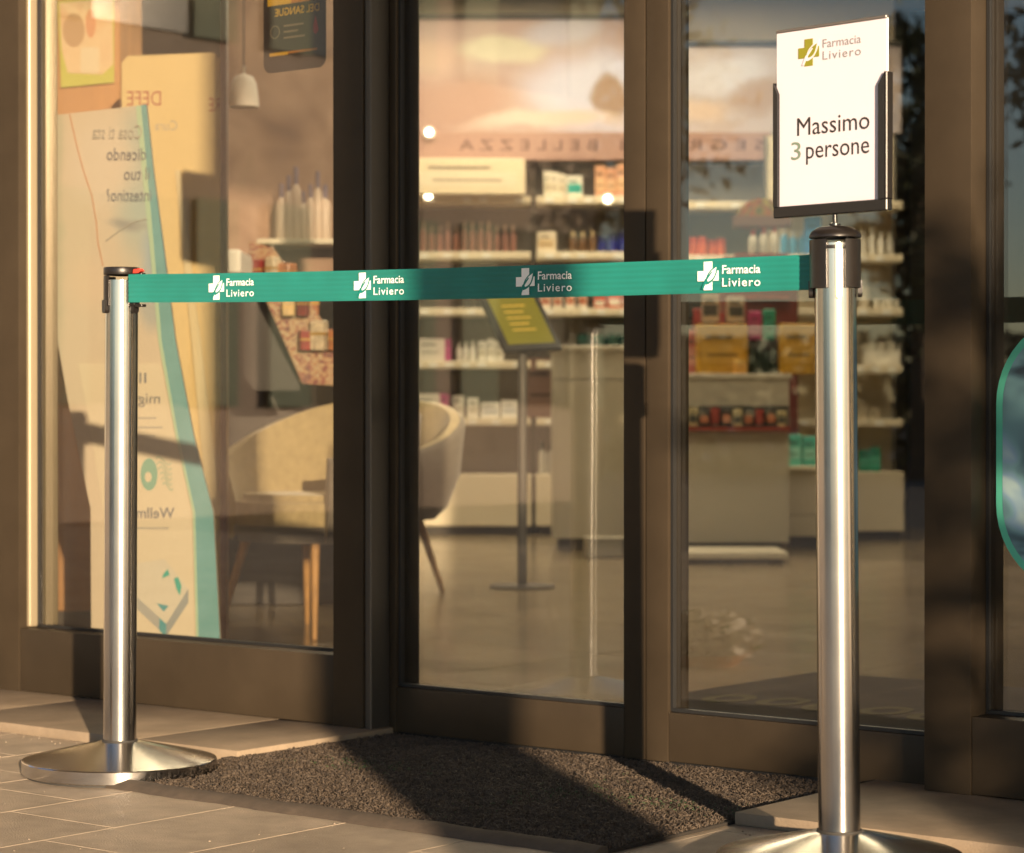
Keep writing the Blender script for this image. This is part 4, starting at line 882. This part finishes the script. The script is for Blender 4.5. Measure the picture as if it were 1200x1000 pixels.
row('bottle', 'bottle', 876, 914, 3, d + .02, ZP(297, d), .045, .13, (.60, .55, .45), (.35, .03, .02), 'pale bottle with a red cap on the promotional stand', 'bottle', 'bottles on the promotional stand', jit=.0, dp=.03)
row('jar', 'tub', 797, 850, 5, DP, ZP(299, DB) + .0, .055, .10, (.55, .10, .04), (.45, .06, .03), 'orange red tub on the shelf above the counter', 'tub', 'orange red tubs')
dkb = vthing('wall_cabinet', 832, DB + .02, 'black wall cabinet under the orange red tubs', 'cabinet')
B().box(LX(792, DB) - LX(832, DB), LX(880, DB) - LX(832, DB), 0, .34, ZP(372, DB), ZP(299, DB) - .045, bev=.004).obj('carcass', mat('black_cabinet', (.018, .015, .012), .4), dkb)
B().box(LX(792, DB) - LX(832, DB), LX(880, DB) - LX(832, DB), -.012, -.001, ZP(334, DB), ZP(331, DB)).obj('handle', mat('rail_metal', (0, 0, 0)), dkb)

# ------------------------------------------------------------------ right shelving tower
DT = 13.0
tw = shelving('shelf_tower', 'cream shelf tower with clear bottles and white baskets right of the steel post', 905, 1060, DT, [236, 298, 361, 428, 491], 553, 150, CREAM, .38)
zT = [ZP(y, DT) for y in (236, 298, 361, 428, 491)]; dT = DT + .13
row('bottle', 'bottle', 1006, 1048, 4, dT, zT[1], .038, .14, (.72, .70, .64), (.80, .78, .72), 'clear pale bottle on the shelf tower', 'bottle', 'clear bottles on the shelf tower')
row('bottle', 'bottle', 914, 955, 4, dT, zT[1], .045, .15, (.05, .26, .45), (.55, .55, .5), 'blue bottle behind the sign frame', 'bottle', 'blue bottles behind the sign')
product('carton', 'carton', 952, dT, zT[1], .085, .07, .20, (.03, .22, .52), (.05, .3, .6), 'bright blue carton behind the sign stem', 'carton')
row('bottle', 'bottle', 1004, 1022, 1, dT, zT[2], .06, .18, (.62, .56, .46), (.82, .78, .70), 'tall pump bottle on the tower shelf below the clear bottles', 'bottle', None)
row('jar', 'jar', 1024, 1054, 4, dT, zT[2], .034, .055, (.72, .68, .58), (.76, .74, .66), 'tiny pale jar in the row beside the pump bottle', 'jar', 'tiny pale jars on the tower')
row('basket', 'basket', 1005, 1057, 1, dT, zT[3], .20, .125, (.80, .76, .66), (.78, .73, .60), 'white basket of packs on the shelf tower', 'basket', None, dp=.16)
row('basket', 'basket', 925, 950, 1, dT, zT[3], .16, .125, (.62, .54, .38), (.6, .5, .36), 'beige basket of packs behind the steel post', 'basket', None, dp=.16)
row('carton', 'carton', 1006, 1032, 2, DT + .1, ZP(553, DT), .058, .125, (.02, .34, .22), (.1, .5, .36), 'green teal carton on the tower base cabinet', 'carton', 'green teal cartons on the tower')
row('carton', 'carton', 1004, 1030, 2, dT, zT[4], .05, .06, (.68, .62, .48), (.6, .5, .36), 'low beige carton on the fourth tower shelf', 'carton', 'low beige cartons on the tower')
dk = struct(B().box(LX(1066, 14.6), LX(1500, 14.6), 0, .1, 0, 3.1).obj('shade_backdrop', mat('shade_backdrop_tone', (.022, .018, .015), .7, var=.2, vs=2), None, V(600, 14.6), (0, 0, YAW)))  # dark sheet standing in for the unlit depth right of the tower

# inner mat
im = tag(empty('entrance_mat', (-2.60, 4.64, 0)), 'dark brown woven mat inside the right door with yellow loops', 'mat')
B().box(-.72, .78, -.70, .74, .001, .012, bev=.004).obj('carpet', mat('inner_carpet', (.026, .020, .019), .95, var=.2, vs=60, bump=.5, bs=500), im)
for k in range(7):
    B().lathe([(.030, 0), (.055, 0), (.055, .0012), (.030, .0012)], 26, Matrix.Translation((-.56 + .135 * k, .10 + .02 * (k % 2), .0125)) @ Matrix.Diagonal((1.0, 1.5, 1, 1)), cap=False).obj('loop_print', mat('yellow_loop', (.11, .10, .025), .9), im)
# brass pull bars behind the right window
pb = tag(empty('pull_bar', (XF(1157, 3.93), 3.93, 0)), 'pair of slim brass bars standing just behind the right window glass', 'bar')
for k, x in enumerate((0, .020)):
    B().tube([(x, .01 * k, 0), (x, .01 * k, .86 - .02 * k)], .0042, 10).obj('bar', mat('brass', (.70, .45, .18), .3, .9), pb)
B().box(-.012, .032, -.004, .014, .70, .76).obj('bracket', GASKET, pb); B().box(-.03, .05, -.03, .04, 0, .008).obj('foot', GASKET, pb)

# panel lamps added out of view to light the shop and back picture
LAMP = mat('fill_diffuser', (1, .95, .85), .5, emit=(1.0, .83, .56), es=7.2)
for (px, d_) in ((330, 8.2), (560, 8.6), (520, 11.6), (700, 12.2), (880, 11.4), (1020, 12.0), (480, 12.9), (640, 12.9), (860, 12.9), (850, 8.6), (1180, 9.4), (330, 12)):
    cl = tag(empty('fill_lamp', V(px, d_, 3.06), 0), 'square panel lamp added under the ceiling to light the shop', 'lamp', 'added ceiling fill lamps')
    B().box(-.36, .36, -.36, .36, 0, .045, bev=.003).obj('housing', WHITEB, cl); B().box(-.33, .33, -.33, .33, -.006, -.001).obj('diffuser', LAMP, cl)

# ------------------------------------------------------------------ outside, behind the camera
def leaf_mat(name, c, c2):
    return mat(name, c, .6, var=.3, vs=1.5, col2=c2)
BARK = mat('bark', (.09, .065, .045), .9, var=.3, vs=12, bump=.6, bs=40)
def tree(label, base, h, crown, nl, lm, group=None, ls=.07, seed=0, limbs=7, trunk=.09, name='tree', cut=None):
    r = random.Random(seed); s = tag(empty(name, base), label, 'tree', group)
    tb = B(); cz = crown[2]; tips = []
    tb.tube([(0, 0, -.02), (.03, .02, h * .25), (-.02, .03, h * .5), (.04, 0, h * .8)], [trunk, trunk * .8, trunk * .6, trunk * .2], 10)
    for k in range(limbs):
        z = h * r.uniform(.3, .72); a = r.uniform(0, 6.28); L_ = r.uniform(.5, .95)
        e1 = Vector((math.cos(a) * crown[0] * L_, math.sin(a) * crown[0] * L_, min(cz + crown[1] * r.uniform(-.5, .8), h * .97)))
        m1 = e1 * .5 + Vector((0, 0, z * .5 + .05)); tb.tube([(0, 0, z), m1, e1], [trunk * .35, trunk * .22, trunk * .06], 6); tips.append(e1); tips.append(m1)
    tb.obj('trunk', BARK, s)
    cl = []
    for k in range(46):
        while True:
            p = Vector((r.uniform(-1, 1), r.uniform(-1, 1), r.uniform(-1, 1)))
            if .25 < p.length < 1: break
        cl.append(Vector((p.x * crown[0], p.y * crown[0], cz + p.z * crown[1])))
    cl += tips; rg = np.random.default_rng(seed + 1); n = nl
    ci = rg.integers(0, len(cl), n); c = np.array([tuple(v) for v in cl])[ci] + rg.normal(0, crown[0] * .13, (n, 3))
    a = rg.normal(0, 1, (n, 3)); a /= np.linalg.norm(a, axis=1)[:, None]; b = np.cross(a, rg.normal(0, 1, (n, 3))); b /= np.linalg.norm(b, axis=1)[:, None]
    sz = rg.uniform(.6, 1.25, n)[:, None] * ls
    vs = np.stack([c - a * sz, c + b * sz * .42, c + a * sz, c - b * sz * .42], 1).reshape(-1, 3)
    me = bpy.data.meshes.new('crown'); me.from_pydata(vs.tolist(), [], np.arange(n * 4).reshape(-1, 4).tolist()); me.materials.append(lm); link('crown', me, s); return s
LM1 = leaf_mat('leaf_green', (.045, .07, .02), (.09, .12, .03)); LM2 = leaf_mat('leaf_dark', (.03, .045, .016), (.06, .085, .025))
# the young tree whose shade falls on the pillar right of the doors
pt = across(2.37, 4.3)
tree('young leafy tree standing out in front of the right window', (pt.x, pt.y, -.13), 2.9, (.95, .78, 1.72), 2700, LM1, None, .080, 3, 8, .035)
# street trees and hedge seen only as reflections in the glass
for k, (px, d_, h, cr) in enumerate(((1385, 24, 6.5, (1.8, 2.0, 4.2)), (1072, 30, 6.0, (.95, 2.2, 3.8)), (690, 30, 7, (1.9, 2.3, 4.6)))):
    r = (px - 600) / F; dx, dy = r * RX + FX, -(r * RY + FY); t0 = YG / (r * RY + FY)
    p = Vector((dx * d_, YG + dy * (d_ - t0), -.14))
    tree(['broad street tree at the pavement edge across the road', 'tall dark street tree behind the parking lane', 'slim street tree near the corner of the pale house'][k], p, h, cr, 3400, LM2, 'street trees across the road', .11, 20 + k, 10, .13)
hg = empty('hedge', (-14, -22, -.14), R(-12)); tag(hg, 'long clipped dark hedge along the far side of the road', 'hedge')
rg = np.random.default_rng(5); n = 16000
c = np.stack([rg.uniform(-11, 11, n), rg.normal(0, .33, n), rg.uniform(0, 1.9, n) ** 1.0], 1); a = rg.normal(0, 1, (n, 3)); a /= np.linalg.norm(a, axis=1)[:, None]; b = np.cross(a, rg.normal(0, 1, (n, 3))); b /= np.linalg.norm(b, axis=1)[:, None]
vs = np.stack([c - a * .10, c + b * .06, c + a * .10, c - b * .06], 1).reshape(-1, 3); vs[:, 2] = np.maximum(vs[:, 2], 0)
me = bpy.data.meshes.new('foliage'); me.from_pydata(vs.tolist(), [], np.arange(n * 4).reshape(-1, 4).tolist()); me.materials.append(LM2); link('foliage', me, hg)
hb = B()
for k in range(23): hb.tube([(-11 + k, 0, 0), (-11 + k + .1, .05, 1.5)], [.05, .02], 6)
hb.obj('stems', BARK, hg)
# pale house far behind
hz = tag(empty('house', (-17.5, -5.0, -.14), 0), 'pale two storey house with a tiled roof beside the forecourt', 'house')
HW = mat('house_wall', (.25, .20, .165), .85, var=.12, vs=.8, bump=.3, bs=20); HR = mat('roof_tile', (.34, .14, .08), .8, var=.2, vs=6)
B().box(-3.5, 3.5, -6.0, 6.5, 0, 6.2).obj('wall', HW, hz)
B().prism([(-4.0, 6.201), (4.0, 6.201), (.3, 8.0), (-.3, 8.0)], -6.5, 7.0).obj('roof', HR, hz, smooth=False)
for i in range(5):
    for j in range(2):
        w_ = B().box(3.501, 3.54, -5.0 + 2.4 * i - .5, -5.0 + 2.4 * i + .5, .9 + 2.9 * j, 2.5 + 2.9 * j).obj('window', mat('house_window', (.03, .035, .04), .1), hz)
        for q in (-1, 1): B().box(3.542, 3.58, -5.0 + 2.4 * i + q * .78 - .24, -5.0 + 2.4 * i + q * .78 + .24, .88 + 2.9 * j, 2.52 + 2.9 * j).obj('shutter', mat('shutter_green', (.10, .13, .09), .7), w_)
# potted pale flowering plant whose reflection shows low in the door glass
PPOS = [(-3.67, 2.25, 0), (-3.93, 2.46, 0)]
ppt = tag(empty('potted_plant', PPOS[0]), 'low white flowering plant in a shallow bowl on the paving before the left window', 'plant')
bowl = B().lathe([(.06, .0), (.09, .003), (.125, .04), (.13, .045), (.12, .046), (.085, .02)], 28, cap=False).obj('pot', mat('terracotta', (.38, .18, .10), .8), ppt)
rg = np.random.default_rng(9); n = 900; c = rg.normal(0, 1, (n, 3)); c /= np.linalg.norm(c, axis=1)[:, None]; c *= rg.uniform(.3, 1, n)[:, None] ** .5; c = c * np.array([.17, .17, .085]) + np.array([0, 0, .10]); c[:, 2] = np.maximum(c[:, 2], .03)
a = rg.normal(0, 1, (n, 3)); a /= np.linalg.norm(a, axis=1)[:, None]; b = np.cross(a, rg.normal(0, 1, (n, 3))); b /= np.linalg.norm(b, axis=1)[:, None]
vs = np.stack([c - a * .025, c + b * .014, c + a * .025, c - b * .014], 1).reshape(-1, 3)
me = bpy.data.meshes.new('blossom'); me.from_pydata(vs.tolist(), [], np.arange(n * 4).reshape(-1, 4).tolist()); me.materials.append(mat('petal_white', (.66, .61, .56), .7)); me.materials.append(LM1)
me.polygons.foreach_set('material_index', (rg.uniform(0, 1, n) < .12).astype(np.int32)); bl = link('blossom', me, ppt)
ppt.scale = (.85, .85, .8)

# fine grit gathered along the step and the mat
rg = np.random.default_rng(12); n = 420; gb = B(); t = bmesh.new()
for k in range(n):
    if k % 3 == 0: x, y = rg.uniform(-5.4, -3.40), 3.342 - abs(rg.normal(0, .03))
    elif k % 3 == 1: x, y = rg.uniform(-5.2, -2.2), rg.uniform(2.2, 2.95)
    else: x, y = rg.uniform(-2.2, -1.2), 3.34 - abs(rg.normal(0, .05))
    r_ = rg.uniform(.0007, .0022); q = bmesh.ops.create_icosphere(t, subdivisions=1, radius=r_)
    for v in q['verts']: v.co = Vector((v.co.x * rg.uniform(.7, 1.3) + x, v.co.y + y, v.co.z * .7 + r_ * .5))
gb._merge(t); gr_ = gb.obj('grit', mat('grit_stone', (.30, .25, .19), .9, var=.5, vs=90), None); gr_['kind'] = 'stuff'
